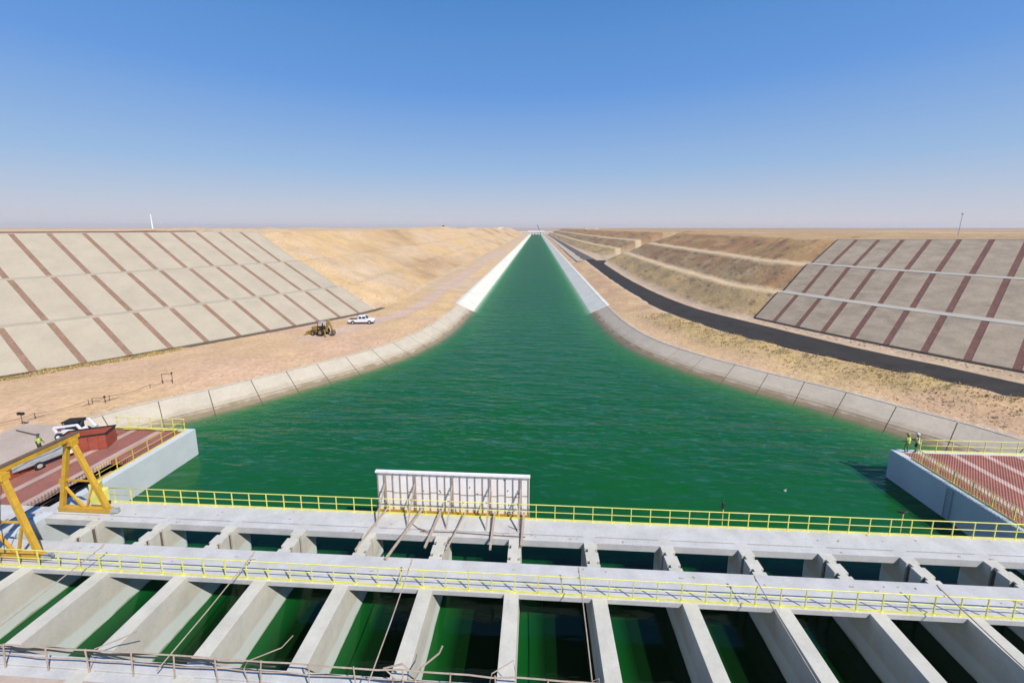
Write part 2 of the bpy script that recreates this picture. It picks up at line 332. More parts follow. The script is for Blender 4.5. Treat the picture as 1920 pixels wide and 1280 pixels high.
# ------------------------------------------------------------------ plan of the banks (metres; y runs along the canal)
TOPZ = -.87; WZ = -3.; LIN_D = 7.2
linL = [(-56.5, 36), (-53.9, 43), (-51, 47.7), (-46.2, 52.8), (-41.9, 58), (-36.7, 64.7), (-31.2, 72.6), (-27.4, 80.8), (-24.9, 91.4), (-23.7, 105), (-23.3, 120)]
linR = [(56.5, 36), (52.2, 46), (47.7, 52), (42.8, 58.2), (36, 65.5), (29.3, 74), (24.1, 84.8), (21.6, 101), (20.9, 120)]
FAR_Y = [125, 130, 136, 143, 151, 160, 170, 182, 196, 212, 232, 256, 285, 320, 360, 410, 470, 550, 650, 780, 940, 1130, 1350, 1470]
lineL = smooth_line(linL, 1.) + [Vector((-23.3, y)) for y in FAR_Y]
lineR = smooth_line(linR, 1.) + [Vector((20.8, y)) for y in FAR_Y]
nL = normals(lineL, -1); nR = normals(lineR, 1)          # pointing away from the water

# ---- canal bed and lining
def lining(line, nor, name, label, joints):
    t = thing(name, label, 'canal lining', (line[0].x, line[0].y, TOPZ))
    W = t.location.copy()
    arc = [0.]
    for i in range(1, len(line)): arc.append(arc[-1]+(line[i]-line[i-1]).length)
    def at(s):
        j = max(1, min(len(arc)-1, next((k for k in range(len(arc)) if arc[k] >= s), len(arc)-1)))
        u = (s-arc[j-1])/(arc[j]-arc[j-1]); return line[j-1].lerp(line[j], u), nor[j-1].lerp(nor[j], u).normalized()
    throat = next(arc[i] for i in range(len(line)) if line[i].y >= 119.5)
    # joint strip below the slabs, dark, a little lower
    def sheet(s0, s1, o0, z0, o1, z1, n, m):
        vs = []; fs = []
        for i in range(n+1):
            p, q = at(lerp(s0, s1, i/n))
            for j in range(m+1):
                oo = lerp(o0, o1, j/m); vs.append((p.x-q.x*oo, p.y-q.y*oo, lerp(z0, z1, j/m)))
        for i in range(n):
            for j in range(m): fs.append((i*(m+1)+j, (i+1)*(m+1)+j, (i+1)*(m+1)+j+1, i*(m+1)+j+1))
        return vs, fs
    D = LIN_D
    s = 0.
    bed = MB()
    bed.add(*sheet(0, throat, 0, TOPZ-.12, 2*D, TOPZ-D-.12, 60, 2)); build('joint', bed, m_joint, t, W)
    edges = [0.]+joints(throat)
    for i in range(len(edges)-1):
        a, b = edges[i]+.055, edges[i+1]-.055
        mb = MB()
        vs, fs = sheet(a, b, -.25, TOPZ+.06, 2*D, TOPZ-D, 5, 3)
        k = len(vs); m4 = 4
        low = [(x, y, z-.14) for x, y, z in vs]
        mb.add(vs+low, fs+[tuple(q+k for q in f[::-1]) for f in fs] +
               [(i2, i2+1, i2+1+k, i2+k) for i2 in range(3)] + [(5*m4+i2+1, 5*m4+i2, 5*m4+i2+k, 5*m4+i2+1+k) for i2 in range(3)] +
               [((j+1)*m4, j*m4, j*m4+k, (j+1)*m4+k) for j in range(5)])
        build('lining_slab', mb, m_linL if line is lineL else m_lin, t, W, smooth=False)
    # longitudinal construction joint just above the water
    jn = MB()
    pts = []
    for i in range(80):
        p, q = at(lerp(2, throat-1, i/79)); o = 3.2; pts.append((p.x-q.x*o, p.y-q.y*o, TOPZ-1.6+.012))
    for a, b in zip(pts[:-1], pts[1:]): jn.beam(a, b, .03, .03)
    build('construction_joint', jn, m_joint, t, W)
    # the straight reach in fresh white concrete
    mb = MB(); i0 = next(i for i in range(len(line)) if line[i].y >= 119.5)
    sub = line[i0:]; sn = nor[i0:]; vs = []; fs = []
    cols = [(-1.1, TOPZ-.1), (-1.1, TOPZ+.16), (-.1, TOPZ+.16), (0, TOPZ+.05), (3, TOPZ-1.45), (2*D, TOPZ-D+.05)]
    for p, q in zip(sub, sn):
        for o, z in cols: vs.append((p.x-q.x*o, p.y-q.y*o, z))
    nc = len(cols)
    for i in range(len(sub)-1):
        for j in range(nc-1): fs.append((i*nc+j, (i+1)*nc+j, (i+1)*nc+j+1, i*nc+j+1))
    mb.add(vs, fs)
    mb.add([(x, y-.3, z-.3) for x, y, z in vs[:nc]]+vs[:nc], [(j, j+1, j+1+nc, j+nc) for j in range(nc-1)])
    build('white_lining', mb, m_linw, t, W, label='fresh white concrete lining of the straight reach')
    return t
def jts(throat):
    out = []; s = 3.5
    while s < throat-3: out.append(s); s += 5.15+.3*math.sin(s)
    out.append(throat); return out
lining(lineL, nL, 'canal_lining', 'sloping concrete canal lining on the left bank, beside the sandy track', jts)
lining(lineR, nR, 'canal_lining', 'sloping concrete canal lining on the right bank, below the scrub strip', jts)
bed = MB(); bed.b2(-60, 60, -10, 1480, -8.6, -8.02); struct(build('canal_bed', bed, m_lin))

# ---- water
PX0, PS = -1.32, 5.31
def offline(line, nor, o): return [p-q*o for p, q in zip(line, nor)]
wl = offline(lineL, nL, 2*(TOPZ-WZ)); wr = offline(lineR, nR, 2*(TOPZ-WZ))
wly = [p.y for p in wl]; wlx = [p.x for p in wl]; wry = [p.y for p in wr]; wrx = [p.x for p in wr]
def dist_poly(x, y, L):
    best = 1e9
    for i in range(len(L)-1):
        a, b = L[i], L[i+1]
        if abs(a.y-y) > 40 and abs(b.y-y) > 40 and not (min(a.y, b.y) <= y <= max(a.y, b.y)): continue
        ab = b-a; u = max(0, min(1, ((x-a.x)*ab.x+(y-a.y)*ab.y)/max(ab.length_squared, 1e-9)))
        best = min(best, math.hypot(a.x+ab.x*u-x, a.y+ab.y*u-y))
    return best
ys = [39.9+i*1.2 for i in range(75)]; yy = ys[-1]
while yy < 1470: yy *= 1.045; ys.append(min(yy, 1470))
offs = [-1.2, 0, .4, .8, 1.2, 1.7, 2.3, 3, 4, 5.5, 7.5, 10, 14]
vs = []; fs = []; dep = []; CX = -1.3
for y in ys:
    a = interp(y, wly, wlx); b = interp(y, wry, wrx); row = []
    for o in offs: row.append(a+min(o*(1.5 if y < 85 else 1), CX-a))
    row.append(CX)
    for o in offs[::-1]: row.append(b-min(o*(1.5 if y < 85 else 1), b-CX))
    for k, x in enumerate(row):
        vs.append((x, y, WZ)); ins = 0 < k < len(row)-1
        dep.append(min(6, dist_poly(x, y, wl)/2, dist_poly(x, y, wr)/2) if ins else 0.)
n = len(row)
for i in range(len(ys)-1):
    for j in range(n-1): fs.append((i*n+j, i*n+j+1, (i+1)*n+j+1, (i+1)*n+j))
kbay = len(vs)
def quad_rows(xd, rows):
    for (y, da) in rows:
        for x, dd in xd: vs.append((x, y, WZ)); dep.append(dd if da is None else da)
    k = len(vs)-len(rows)*len(xd); m_ = len(xd)
    for i in range(len(rows)-1):
        for j in range(m_-1): fs.append((k+i*m_+j, k+i*m_+j+1, k+(i+1)*m_+j+1, k+(i+1)*m_+j))
xd = [(-60, 6.)]+[(PX0+PS*n_+o, dd) for n_ in range(-8, 8) for o, dd in ((.44, 2.6), (.8, 3.2), (1.5, 5.), (2.4, 9.), (3.4, 12.), (4.5, 12.))]+[(60, 6.)]  # per-bay values: painted wall glow next to each pier, painted shade further out
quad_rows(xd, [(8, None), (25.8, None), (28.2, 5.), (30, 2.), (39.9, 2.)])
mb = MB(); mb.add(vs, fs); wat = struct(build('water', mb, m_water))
at = wat.data.attributes.new('depth', 'FLOAT', 'POINT'); at.data.foreach_set('value', [6. if i_ >= kbay else q for i_, q in enumerate(dep)])
at = wat.data.attributes.new('bay_shade', 'FLOAT', 'POINT'); at.data.foreach_set('value', [q if i_ >= kbay and v[1] < 29 else 0. for i_, (q, v) in enumerate(zip(dep, vs))])

# ------------------------------------------------------------------ ground, left and right banks
toeL = [(-135, -30), (-112, 5), (-92, 36), (-84.5, 47), (-78.6, 53.6), (-72.9, 59.9), (-66.5, 68.5), (-60.5, 77), (-54.5, 86), (-49.5, 94), (-45.4, 101), (-42.6, 110), (-41.5, 120)]
toeR = [(130, -30), (108, 8), (92, 38), (83, 52), (76.6, 62), (71.2, 69.8), (66.5, 77.2), (61.5, 85.6), (57.2, 94), (54, 101), (50, 110), (47.5, 120)]
NS = 150
def param(line, nmain, rest):
    """nmain points evenly over the curved part, then straight ahead"""
    L = smooth_line(line, .5); arc = [0.]
    for i in range(1, len(L)): arc.append(arc[-1]+(L[i]-L[i-1]).length)
    out = []
    for k in range(nmain):
        s = arc[-1]*k/nmain; j = next(i for i in range(len(arc)) if arc[i] > s-1e-9 and i > 0)
        out.append(L[j-1].lerp(L[j], (s-arc[j-1])/(arc[j]-arc[j-1])))
    out.append(L[-1]); return out+rest, L, arc
FY2 = []
y = 120.
while y < 1470: y += max(2.2, (y-60)*.035); FY2.append(min(y, 1470))
TL, TLf, TLarc = param(toeL, NS, [Vector((-41.5-max(0, min(2.5, (y-120)*.02)), y)) for y in FY2])
TR, TRf, TRarc = param(toeR, NS, [Vector((interp(y, [120, 150, 180, 230, 275, 300, 340, 420, 600, 1500], [47.5, 45.5, 45, 46.5, 48, 50, 54, 47, 42.5, 42]), y)) for y in FY2])
IL, _, _ = param([(-56.5, -40), (-56.5, 0), (-56.5, 36)]+linL[1:], NS, [Vector((-24.3, y)) for y in FY2])
IR, _, _ = param([(56.5, -40), (56.5, 0), (56.5, 36)]+linR[1:], NS, [Vector((21.8, y)) for y in FY2])
# pair the inner edge with the toe so both advance together
def pair(inner, toe, istart, tstart):
    return inner, toe
QL = Vector((math.cos(R(157)), math.sin(R(157)))); QR = Vector((math.cos(R(37)), math.sin(R(37))))
def slope_dirs(T, side):
    q0 = QL if side < 0 else QR; out = []
    for p in T:
        if p.y < 40: q = Vector((side, -.35)).lerp(q0, max(0, min(1, (p.y+30)/70)))
        else: q = q0.lerp(Vector((side, 0)), smooth01((p.y-(106.5 if side < 0 else 101.5))/75))
        out.append(q.normalized())
    return out
def smooth01(t): t = max(0, min(1, t)); return t*t*(3-2*t)
TNL = slope_dirs(TL, -1); TNR = slope_dirs(TR, 1)
LZ = [(0, 0), (11.8, 5.5), (13.5, 5.66), (28.0, 12.05), (29.7, 12.2), (47.5, 20.5)]
RZ = [(0, 0), (10.8, 5.3), (14, 5.45), (26.5, 11.8), (29.6, 11.95), (46.0, 19.3)]
SAND = (.72, .49, .255); PINK = (.72, .47, .30); PALE = (.68, .50, .33); OCH = (.60, .42, .19); BRN = (.54, .335, .155); TAN = (.68, .46, .21); REDB = (.60, .38, .23)
def mixv(a, b, t): t = max(0, min(1, t)); return tuple(x+(y-x)*t for x, y in zip(a, b))
from mathutils.bvhtree import BVHTree
BVH = {}
def gz(x, y, z):
    h = BVH[-1 if x < 0 else 1].ray_cast(Vector((x, y, 60)), Vector((0, 0, -1)))[0]
    return h.z if h else None
def dip(side, y, o, z):
    return z-1.05*smooth01((y-60)/42)*max(0, min(1, (o-29.6)/15)) if side > 0 else z
def bank(side):
    I, T, TN, Z = (IL, TL, TNL, LZ) if side < 0 else (IR, TR, TNR, RZ)
    off = [k/26 for k in range(27)]                       # inner edge .. toe
    out = []
    for (a, za), (b, zb) in zip(Z[:-1], Z[1:]):
        n = 9 if b-a > 6 else 3
        out += [(lerp(a, b, k/n), lerp(za, zb, k/n)) for k in range(1, n+1)]
    top = out[-1]
    out += [(top[0]+d, top[1]) for d in (1.5, 3, 5, 8, 12, 17, 23, 30, 38, 47, 60, 80, 110, 160, 240, 400, 700, 1300, 3000, 7000)]
    vs = []; cs = []; nc = 27+len(out)
    for i in range(len(T)):
        p0, p1, q = I[i], T[i], TN[i]
        YE = 106.3 if side < 0 else 101.5; slab = (p1.y < YE and p1.y > -20)
        for u in off:
            x = lerp(p0.x, p1.x, u); y = lerp(p0.y, p1.y, u); W = (p1-p0).length; dt = (1-u)*W; di = u*W
            z = lerp(TOPZ, 0, min(1, di/max(W*.35, .1)))
            if side < 0:
                c = mixv(PINK, SAND, fb(x, y, .06, 4, 3)*.9+.30)
                if dt < 8: c = mixv((.60, .42, .15), c, (dt-2.4)/1.3+.6*fb(x, y, .5, 3, 9)) if y < 69 else c
                if y > 100: c = mixv(PALE, SAND, .5+fb(x, y, .03, 4, 5))
                tr = abs(di-W*.52)/2.6
                if y > 75: c = mixv((.70, .50, .38), c, tr-.3)
                c = mixv(c, TAN, max(0, 1-di/2.5)*.5*(.5+fb(x, y, .4, 3, 2)))
                z += fb(x, y, .12, 4)*.12*min(1, di)*min(1, dt/2)+fb(x, y, .7, 3, 4)*.05*min(1, di)
                if slab and y < 69 and dt < 2.6: z += .35*math.sin(math.pi*dt/2.6)*(.8+fb(x, y, .6, 3, 8))
            else:
                mid = 1-abs(u-.30)/.17                    # scrubby spoil ridge between the lining and the road
                c = mixv(SAND, (.70, .46, .27), .5+fb(x, y, .08, 4, 6)); z += fb(x, y, .2, 4)*.14*min(1, di)
                if y > 46 and y < 110:
                    r = max(0, min(1, mid*1.6))*max(0, min(1, (110-y)/16))*min(1, (y-46)/6)
                    z += r*(.8+.7*fb(x, y, .35, 4, 7)); c = mixv(c, OCH, r*1.7*(.75+.5*fb(x, y, .5, 3, 8))); z += r*.22*abs(fb(x*2.2, y*2.2, 1.1, 3, 17))
                elif y >= 110: c = mixv(REDB, SAND, .35+fb(x, y, .15, 4, 9)); z += fb(x, y, .3, 4, 3)*.3*min(1, di/2)*(1 if u < .4 else 0)
                if y < 55: c = mixv(c, (.66, .43, .26), .6); z += abs(fb(x, y, .5, 4, 5))*.35*min(1, di/2)*(1 if u < .55 else 0)
                if .42 < u: z = lerp(z, -.42, min(1, (u-.42)*12)) if u < .93 else lerp(-.42, 0, (u-.93)/.07); c = mixv(c, (.62, .47, .33), .7)
            if di < .7 and y > 40: c = mixv((.66, .56, .44), c, di-.2)
            vs.append((x, y, z)); cs.append(c)
        for o, z in out:
            x = p1.x+q.x*o; y = p1.y+q.y*o; z = dip(side, p1.y, o, z)
            if i >= len(T)-1: y = p1.y
            onslab = slab and o < top[0]+.1
            a = 0 if onslab else min(1, (max(0, p1.y-YE)/4 if p1.y > 90 else 0))
            beyond = max(0, o-top[0])
            if side < 0:
                h = fb(x, y, .05, 5, 1)*1.1+fb(x, y, .25, 4, 2)*.35
                if o < top[0]: z += a*h*(.55 if o > 2 else .2)
                if o <= top[0]+.01: c = mixv(SAND, PALE, .5+fb(x, y, .04, 4, 7)*1.2); c = mixv(c, (.50, .33, .18), .0+1.5*fb(x, y*.5, .035, 4, 12)); c = mixv(c, TAN, 1.4*fb(x*.4, y, .3, 3, 14)-.1)
                else: c = mixv(PALE, SAND, .5+fb(x, y, .02, 3))
                if o > 5 and o < 30 and abs(a) > 0: pass
            else:
                tier = 0 if o < 11.2 else (1 if o < 27 else 2)
                onberm = (10.4 < o < 14.6) or (26.2 < o < 30)
                if o <= top[0]+.01:
                    if not onberm: z += a*(fb(x, y, .10, 5, 1)*.7+fb(x*.35, y, .5, 5, 2)*.42)*(1 if o > 1 else .3)
                    c = (TAN, (.54, .38, .20), BRN)[tier]
                    c = mixv(c, (.50, .36, .19) if tier == 0 else (.44, .24, .12), .35+1.1*fb(x, y, .09, 5, 11)); c = mixv(c, (.20, .135, .08), 1.2*fb(x, y, .45, 4, 13)-.12)
                    if onberm: c = (.74, .54, .32)
                else: c = mixv((.52, .36, .20), BRN, .4+fb(x, y, .05, 4, 4))
            if beyond > 0:
                lump = max(0, fb(x, y, .022, 4, 21 if side < 0 else 33))
                near = min(1, beyond/6)*max(0, 1-beyond/420)
                dirt = 1 if p1.y > 108 else (.12 if side < 0 else min(1, max(0, beyond-12)/25))
                z += near*dirt*(fb(x, y, .055, 4, 41)*.9+lump*(3.4 if side < 0 else 3.3)+fb(x, y, .12, 4, 8)*.45)+fb(x, y, .004, 3, 3)*.25*min(1, beyond/300)
                if beyond > 500: c = mixv(c, (.55, .40, .30), .6)
            if side > 0 and 283 < p1.y < 332:             # side road cut through the bank
                g_ = .12+.88*min(1, max(0, o-20)/75); z = z*g_+fb(x, y, .05, 4, 3)*.5; c = mixv(c, PALE, .75)
            vs.append((x, y, z)); cs.append(c)
    fs = []
    for i in range(len(T)-1):
        for j in range(nc-1):
            f = (i*nc+j, i*nc+j+1, (i+1)*nc+j+1, (i+1)*nc+j)
            fs.append(f if side > 0 else f[::-1])
    mb = MB(); mb.add(vs, fs); o = struct(build('ground', mb, m_soil, smooth=True)); BVH[side] = BVHTree.FromPolygons([Vector(v) for v in vs], fs)
    ca = o.data.attributes.new('soil', 'FLOAT_COLOR', 'POINT'); ca.data.foreach_set('color', [v for c in cs for v in (*c, 1)])
    return o
bank(-1); bank(1)
# land beyond the end of the canal
mb = MB(); vs = []; cs = []; fs = []
xs = [-7000, -3000, -1500, -800, -400, -200, -100, -50, -20, 20, 50, 100, 200, 400, 800, 1500, 3000, 7000]
yr = [(1469, -4), (1478, 1.5), (1540, 4), (1640, 14), (1900, 18.5), (2600, 19.5), (4000, 19.8), (9000, 19.8)]
for y, z in yr:
    for x in xs: vs.append((x, y, z if abs(x) < 150 or y > 1600 else 19)); cs.append((.52, .39, .31))
for i in range(len(yr)-1):
    for j in range(len(xs)-1): fs.append((i*len(xs)+j, i*len(xs)+j+1, (i+1)*len(xs)+j+1, (i+1)*len(xs)+j))
mb.add(vs, fs); o = struct(build('ground', mb, m_soil)); ca = o.data.attributes.new('soil', 'FLOAT_COLOR', 'POINT'); ca.data.foreach_set('color', [v for c in cs for v in (*c, 1)])

# ---- paved slopes: slabs, brick strips, berms
def dip(side, y, o, z):
    return z-1.05*smooth01((y-60)/42)*max(0, min(1, (o-29.6)/15)) if side > 0 else z
def slope(side):
    L, arc, Z = (TLf, TLarc, LZ) if side < 0 else (TRf, TRarc, RZ)
    nn = slope_dirs(L, side)
    def at(s, o, z, lift=0.):
        j = max(1, next((i for i in range(len(arc)) if arc[i] >= s), len(arc)-1)); u = (s-arc[j-1])/(arc[j]-arc[j-1])
        p = L[j-1].lerp(L[j], u); q = (QL if side < 0 else QR) if p.y > 40 else nn[j]
        return Vector((p.x+q.x*o, p.y+q.y*o, dip(side, p.y, o, z)+lift))
    def s_of_y(y): return next(arc[i] for i in range(len(L)) if L[i].y >= y)
    s_end = s_of_y(104.6) if side < 0 else s_of_y(101)
    t = thing('paved_slope', 'cutting slope on the left paved with pale concrete slabs in three tiers and brown strips' if side < 0 else
              'cutting slope on the right paved with grey concrete slabs in three tiers and brown strips', 'slope paving', at(s_end, 0, 0))
    W = t.location.copy(); SP = 5.5 if side < 0 else 5.28; m = m_slabL if side < 0 else m_slabR
    tiers = [(Z[0], Z[1]), (Z[2], Z[3]), (Z[4], Z[5])]
    def patch(a, b, o0, z0, o1, z1, n, thick, lift):
        mb = MB(); vs = []
        for i in range(n+1):
            s = lerp(a, b, i/n)
            for k in range(2):
                o, z = (o0, z0) if k == 0 else (o1, z1); vs.append(at(s, o, z, lift))
        K = len(vs); vs += [v-Vector((0, 0, thick)) for v in vs]
        fs = []
        for i in range(n):
            fs += [(2*i, 2*i+1, 2*i+3, 2*i+2), (2*i, 2*i+2, 2*i+2+K, 2*i+K), (2*i+3, 2*i+1, 2*i+1+K, 2*i+3+K)]
        fs += [(1, 0, K, K+1), (2*n, 2*n+1, 2*n+1+K, 2*n+K)]
        mb.add(vs, fs); return mb
    ntot = 18 if side < 0 else 16
    for ti, ((o0, z0), (o1, z1)) in enumerate(tiers):
        for k in range(ntot):
            b = s_end-k*SP; SW = .85 if side < 0 else .98; a = b-SP+SW
            if k == 0: b -= .0
            build('concrete_slab', patch(a, b, o0+.1, z0+.05, o1-.05, z1-.02, 2, .3, .26), m, t, W)
            build('brick_strip', patch(a-SW, a, o0+.1, z0+.05, o1-.05, z1-.02, 1, .3, .20), m_stripL if side < 0 else m_strip, t, W)
    s0 = s_end-ntot*SP
    for (o0, z0), (o1, z1) in ((Z[1], Z[2]), (Z[3], Z[4])):
        build('berm_walk', patch(s0, s_end, o0-.05, z0+.02, o1+.1, z1+.02, 24, .35, .30 if side > 0 else .275), m_berm if side > 0 else m, t, W)
    build('crest_kerb', patch(s0, s_end, Z[-1][0], Z[-1][1], Z[-1][0]+.9, Z[-1][1]+.03, 24, .3, .32), m_berm, t, W)
    # toe beam, dark where it is coated
    def toe(a, b, w0, h, mt, nm):
        mb = MB(); n = max(2, int((b-a)/2))
        for i in range(n):
            p = at(lerp(a, b, i/n), -w0/2, h/2-.06); q = at(lerp(a, b, (i+1)/n), -w0/2, h/2-.06); mb.beam(p, q, w0, h)
        build(nm, mb, mt, t, W)
    if side < 0:
        toe(s_of_y(68.5), s_end+3.5, 1.35, .24, m_silt, 'toe_drain'); toe(s0, s_of_y(68.4), .18, .3, m_darkbit, 'toe_drain')
    else: toe(s0, s_end, .26, .22, m_silt, 'toe_drain')
    # edge strip at the free end
    for (o0, z0), (o1, z1) in tiers:
        build('end_kerb', patch(s_end+.01, s_end+.3, o0, z0, o1, z1, 1, .3, .30), m_darkbit if side > 0 else m, t, W)
    if side < 0:
        wl_ = MB(); 
        for i in range(30):
            p = at(lerp(s0, s_end-2, i/30), Z[-1][0]+30, Z[-1][1]+.2); q = at(lerp(s0, s_end-2, (i+1)/30), Z[-1][0]+30, Z[-1][1]+.2); wl_.beam(p, q, .25, .55)
        o = build('boundary_wall', wl_, m_strip); tag(o, 'long low brown wall on the skyline above the left paved slope', 'wall')
    return at, s_of_y
atL, syL = slope(-1); atR, syR = slope(1)

# ---- asphalt road on the right, following the toe
rlow = [(84, 22), (72, 40), (63.2, 53.4), (57.6, 63.6), (48.8, 75), (40.4, 89), (33.8, 108), (30.6, 135), (30.0, 175), (30.4, 222), (31.5, 262), (32.2, 282)]
rup = [(92, 30), (79.5, 47), (70.8, 59.6), (67.2, 66), (60, 78), (52, 96), (44.6, 115), (41.3, 145), (40.6, 182), (41.6, 225), (43.4, 262), (50, 284)]
def strip(a, b, z, m, name, n=70, thick=.07):
    A, _, _ = param(a, n, []); B, _, _ = param(b, n, [])
    mb = MB(); vs = []; K = 8
    for p, q in zip(A, B):
        for k in range(K+1):
            u = k/K; x, y = lerp(p.x, q.x, u), lerp(p.y, q.y, u); e = (fb(x, y, .5, 3, 2)*.25 if k in (0, K) else 0)
            vs.append((x+e, y, z+.05*math.sin(math.pi*u)))
    fs = [(i*(K+1)+k, i*(K+1)+k+1, (i+1)*(K+1)+k+1, (i+1)*(K+1)+k) for i in range(n) for k in range(K)]
    T = len(vs); vs += [(x, y, zz-thick-.25) for x, y, zz in vs[::1]]
    for i in range(n):
        fs += [(i*(K+1), (i+1)*(K+1), (i+1)*(K+1)+T, i*(K+1)+T), ((i+1)*(K+1)+K, i*(K+1)+K, i*(K+1)+K+T, (i+1)*(K+1)+K+T)]
    mb.add(vs, fs); return struct(build(name, mb, m))
strip(rlow, rup, -.26, m_asph, 'road')
strip([(32.3, 283), (33, 330), (34, 420), (35, 600), (36, 900), (36, 1400)], [(41.5, 284), (41, 330), (40.5, 420), (40.5, 600), (40.5, 900), (40.5, 1400)], .10, m_asph2, 'road')
strip([(27, 270), (27, 330), (27.5, 420), (28, 600), (28, 900), (28, 1400)], [(30.8, 272), (31, 330), (31.5, 420), (32, 600), (32, 900), (32, 1400)], .14, m_berm, 'path')

# ------------------------------------------------------------------ the gate structure: piers, decks, wing walls
PX0, PS = -1.32, 5.31
reg = thing('gate_structure', 'pale concrete gate structure spanning the canal, rows of long piers under three decks', 'gate structure', (0, 22, 0)); RW = Vector(reg.location)
def pier_poly(x):
    h = .44; P = [(x-h, 12.)]
    def notch(s, y0, w_, d): return [(x+s*h, y0), (x+s*(h-d), y0), (x+s*(h-d), y0+w_), (x+s*h, y0+w_)]
    right = [(x+h, 12.)]+notch(1, 24.0, .24, .2)+notch(1, 25.0, .30, .2)+[(x+h, 26.9)]
    nose = [(x+h*math.cos(a), 26.9+.34*math.sin(a)) for a in [math.pi*k/8 for k in range(1, 8)]]
    left = [(x-h, 26.9)]+[(2*x-a, b) for a, b in (notch(1, 24.0, .24, .2)+notch(1, 25.0, .30, .2))[::-1]]
    return P+right+nose+left
for n in range(-6, 7):
    x = PX0+PS*n
    mb = MB(); mb.prism(pier_poly(x), -8.2, -.02)
    po = build('pier', mb, m_pier, reg, RW, bevel=.02)
    for sg in (-1, 1):
        for y_, w_ in ((24.0, .24), (25.0, .30)):
            mb = MB(); mb.b2(x+sg*.27-.025, x+sg*.27+.025, y_+.012, y_+w_-.012, -4.2, -.25 if w_ > .25 else -.12); build('slot_guide', mb, m_silt, po, RW)
XL, XR = -38.6, 36.9
mb = MB(); mb.b2(XL, XR, 25.8, 26.31, -.52, .0); mb.b2(XL, XR, 26.37, 27.9, -.5, .045); mb.b2(XL, XR, 26.25, 26.45, -.5, -.1)
build('far_deck', mb, m_deck, reg, RW, bevel=.02)
mb = MB(); mb.b2(XL, XR, 21.4, 23.74, -.34, .0); build('middle_deck', mb, m_deck, reg, RW, bevel=.03)
mb = MB(); mb.b2(-60, 60, 15.88, 16.42, -.7, .0); mb.b2(-60, 60, 15.4, 15.88, -.7, -.08)
build('near_deck', mb, m_deck, reg, RW, bevel=.02)
mb = MB(); mb.b2(-60, 60, 9, 15.4, -.7, -.05); build('apron_slab', mb, m_yard, reg, RW)
for s in (-1, 1):
    mb = MB()
    if s < 0: mb.prism([(-38.35, 12), (-37.55, 12), (-37.55, 39.8), (-46.9, 39.8), (-46.9, 39.2), (-38.35, 39.2)], -8.2, .03)
    else: mb.prism([(35.75, 12), (36.45, 12), (36.45, 39.4), (58, 39.4), (58, 40.), (35.75, 40.)], -8.2, .03)
    build('wing_wall', mb, surf('wing_wall_concrete' , (.56, .60, .60), .85, .12, .4, .07, 5, .08, 7, stain=.35, dark=(.56, .58, .58)), reg, RW, bevel=.02)
lad = MB()
for y in (33.6, 34.1): lad.beam((35.66, y, -3.4), (35.66, y, -.1), .05, .05)
for k in range(11): lad.beam((35.66, 33.6, -3.2+k*.3), (35.66, 34.1, -3.2+k*.3), .04, .04)
build('ladder', lad, m_grey, reg, RW)

# platforms behind the wing walls
mb = MB(); mb.b2(-47.2, -40.9, 10, 39.2, -.5, .0); mb.b2(-40.9, -38.35, 33.6, 39.2, -.5, .0)
struct(build('pavement', mb, m_pave))
mb = MB(); mb.b2(-58, -47.2, 4, 39.79, -8.2, -.03); struct(build('yard', mb, m_yard))
mb = MB(); mb.b2(-40.9, -38.35, 9, 33.6, -1.9, -1.2); struct(build('trench', mb, m_rock))
mb = MB(); mb.b2(36.45, 57.9, 10, 39.4, -.5, .0); struct(build('pavement', mb, m_pave))
mb = MB(); mb.b2(-40.9, -36, 16.5, 27.9, -.9, -.02)
mb2 = MB(); mb2.b2(-60, -38.6, 16.43, 27.0, -.9, .012); build('side_slab', mb2, m_deck, reg, RW)

# ------------------------------------------------------------------ guard rails
def rail(name, label, p0, p1, h=1.25, sp=1.42, first=0., group=None, plate=True, mat=None, post_w=.056):
    mat = mat or m_yellow
    p0, p1 = Vector(p0), Vector(p1); d = (p1-p0); Ln = d.length; d.normalize()
    t = thing(name, label, 'railing', p0, 0, group); z = Vector((0, 0, 1))
    src = None; s = first
    while s <= Ln+.01:
        loc = d*s
        if src is None:
            mb = MB(); mb.box((0, 0, h/2), (post_w, post_w, h), math.atan2(d.y, d.x)); mb.box((0, 0, .012), (.16, .16, .024), math.atan2(d.y, d.x))
            src = build('post', mb, mat, t); src.location = loc
        else: share(src, 'post', t, loc)
        s += sp
    for nm, zz, r in (('top_rail', h, .034), ('middle_rail', h*.52, .026)):
        mb = MB(); k = 12; pts = [d*(Ln*i/k)+z*(zz+.008*math.sin(i*2.3)) for i in range(k+1)]; mb.tube(pts, r, 8); build(nm, mb, mat, t, smooth=True)
    if plate:
        mb = MB(); mb.beam(z*.07, d*Ln+z*.07, .03, .13); build('kick_plate', mb, mat, t)
    return t
rail('guard_rail', 'long yellow guard rail along the far deck, above the open water', (-34.6, 27.82, .045), (36.2, 27.82, .045), first=.7)
rail('guard_rail', 'long yellow guard rail on the middle deck, throwing its shadow over the deck', (-38.4, 21.52, 0), (36.8, 21.52, 0), first=.37)
rail('guard_rail', 'yellow guard rail on top of the left wing wall, beside the red paving', (-38.25, 30.2, .03), (-38.25, 39.3, .03), sp=1.5, first=.3, mat=surf('ochre_paint', (.72, .55, .10), .5, .2, 2, .15, 15, .05, 20))
rail('guard_rail', 'short yellow guard rail at the canal end of the left platform, near the loader', (-38.4, 39.5, .03), (-46.5, 39.5, .03), sp=1.3, first=.1)
rr = rail('guard_rail', 'yellow guard rail with close-set bars on top of the right wing wall, beside red paving', (36.3, 26.5, .03), (36.3, 38.3, .03), sp=1.5, first=.3)
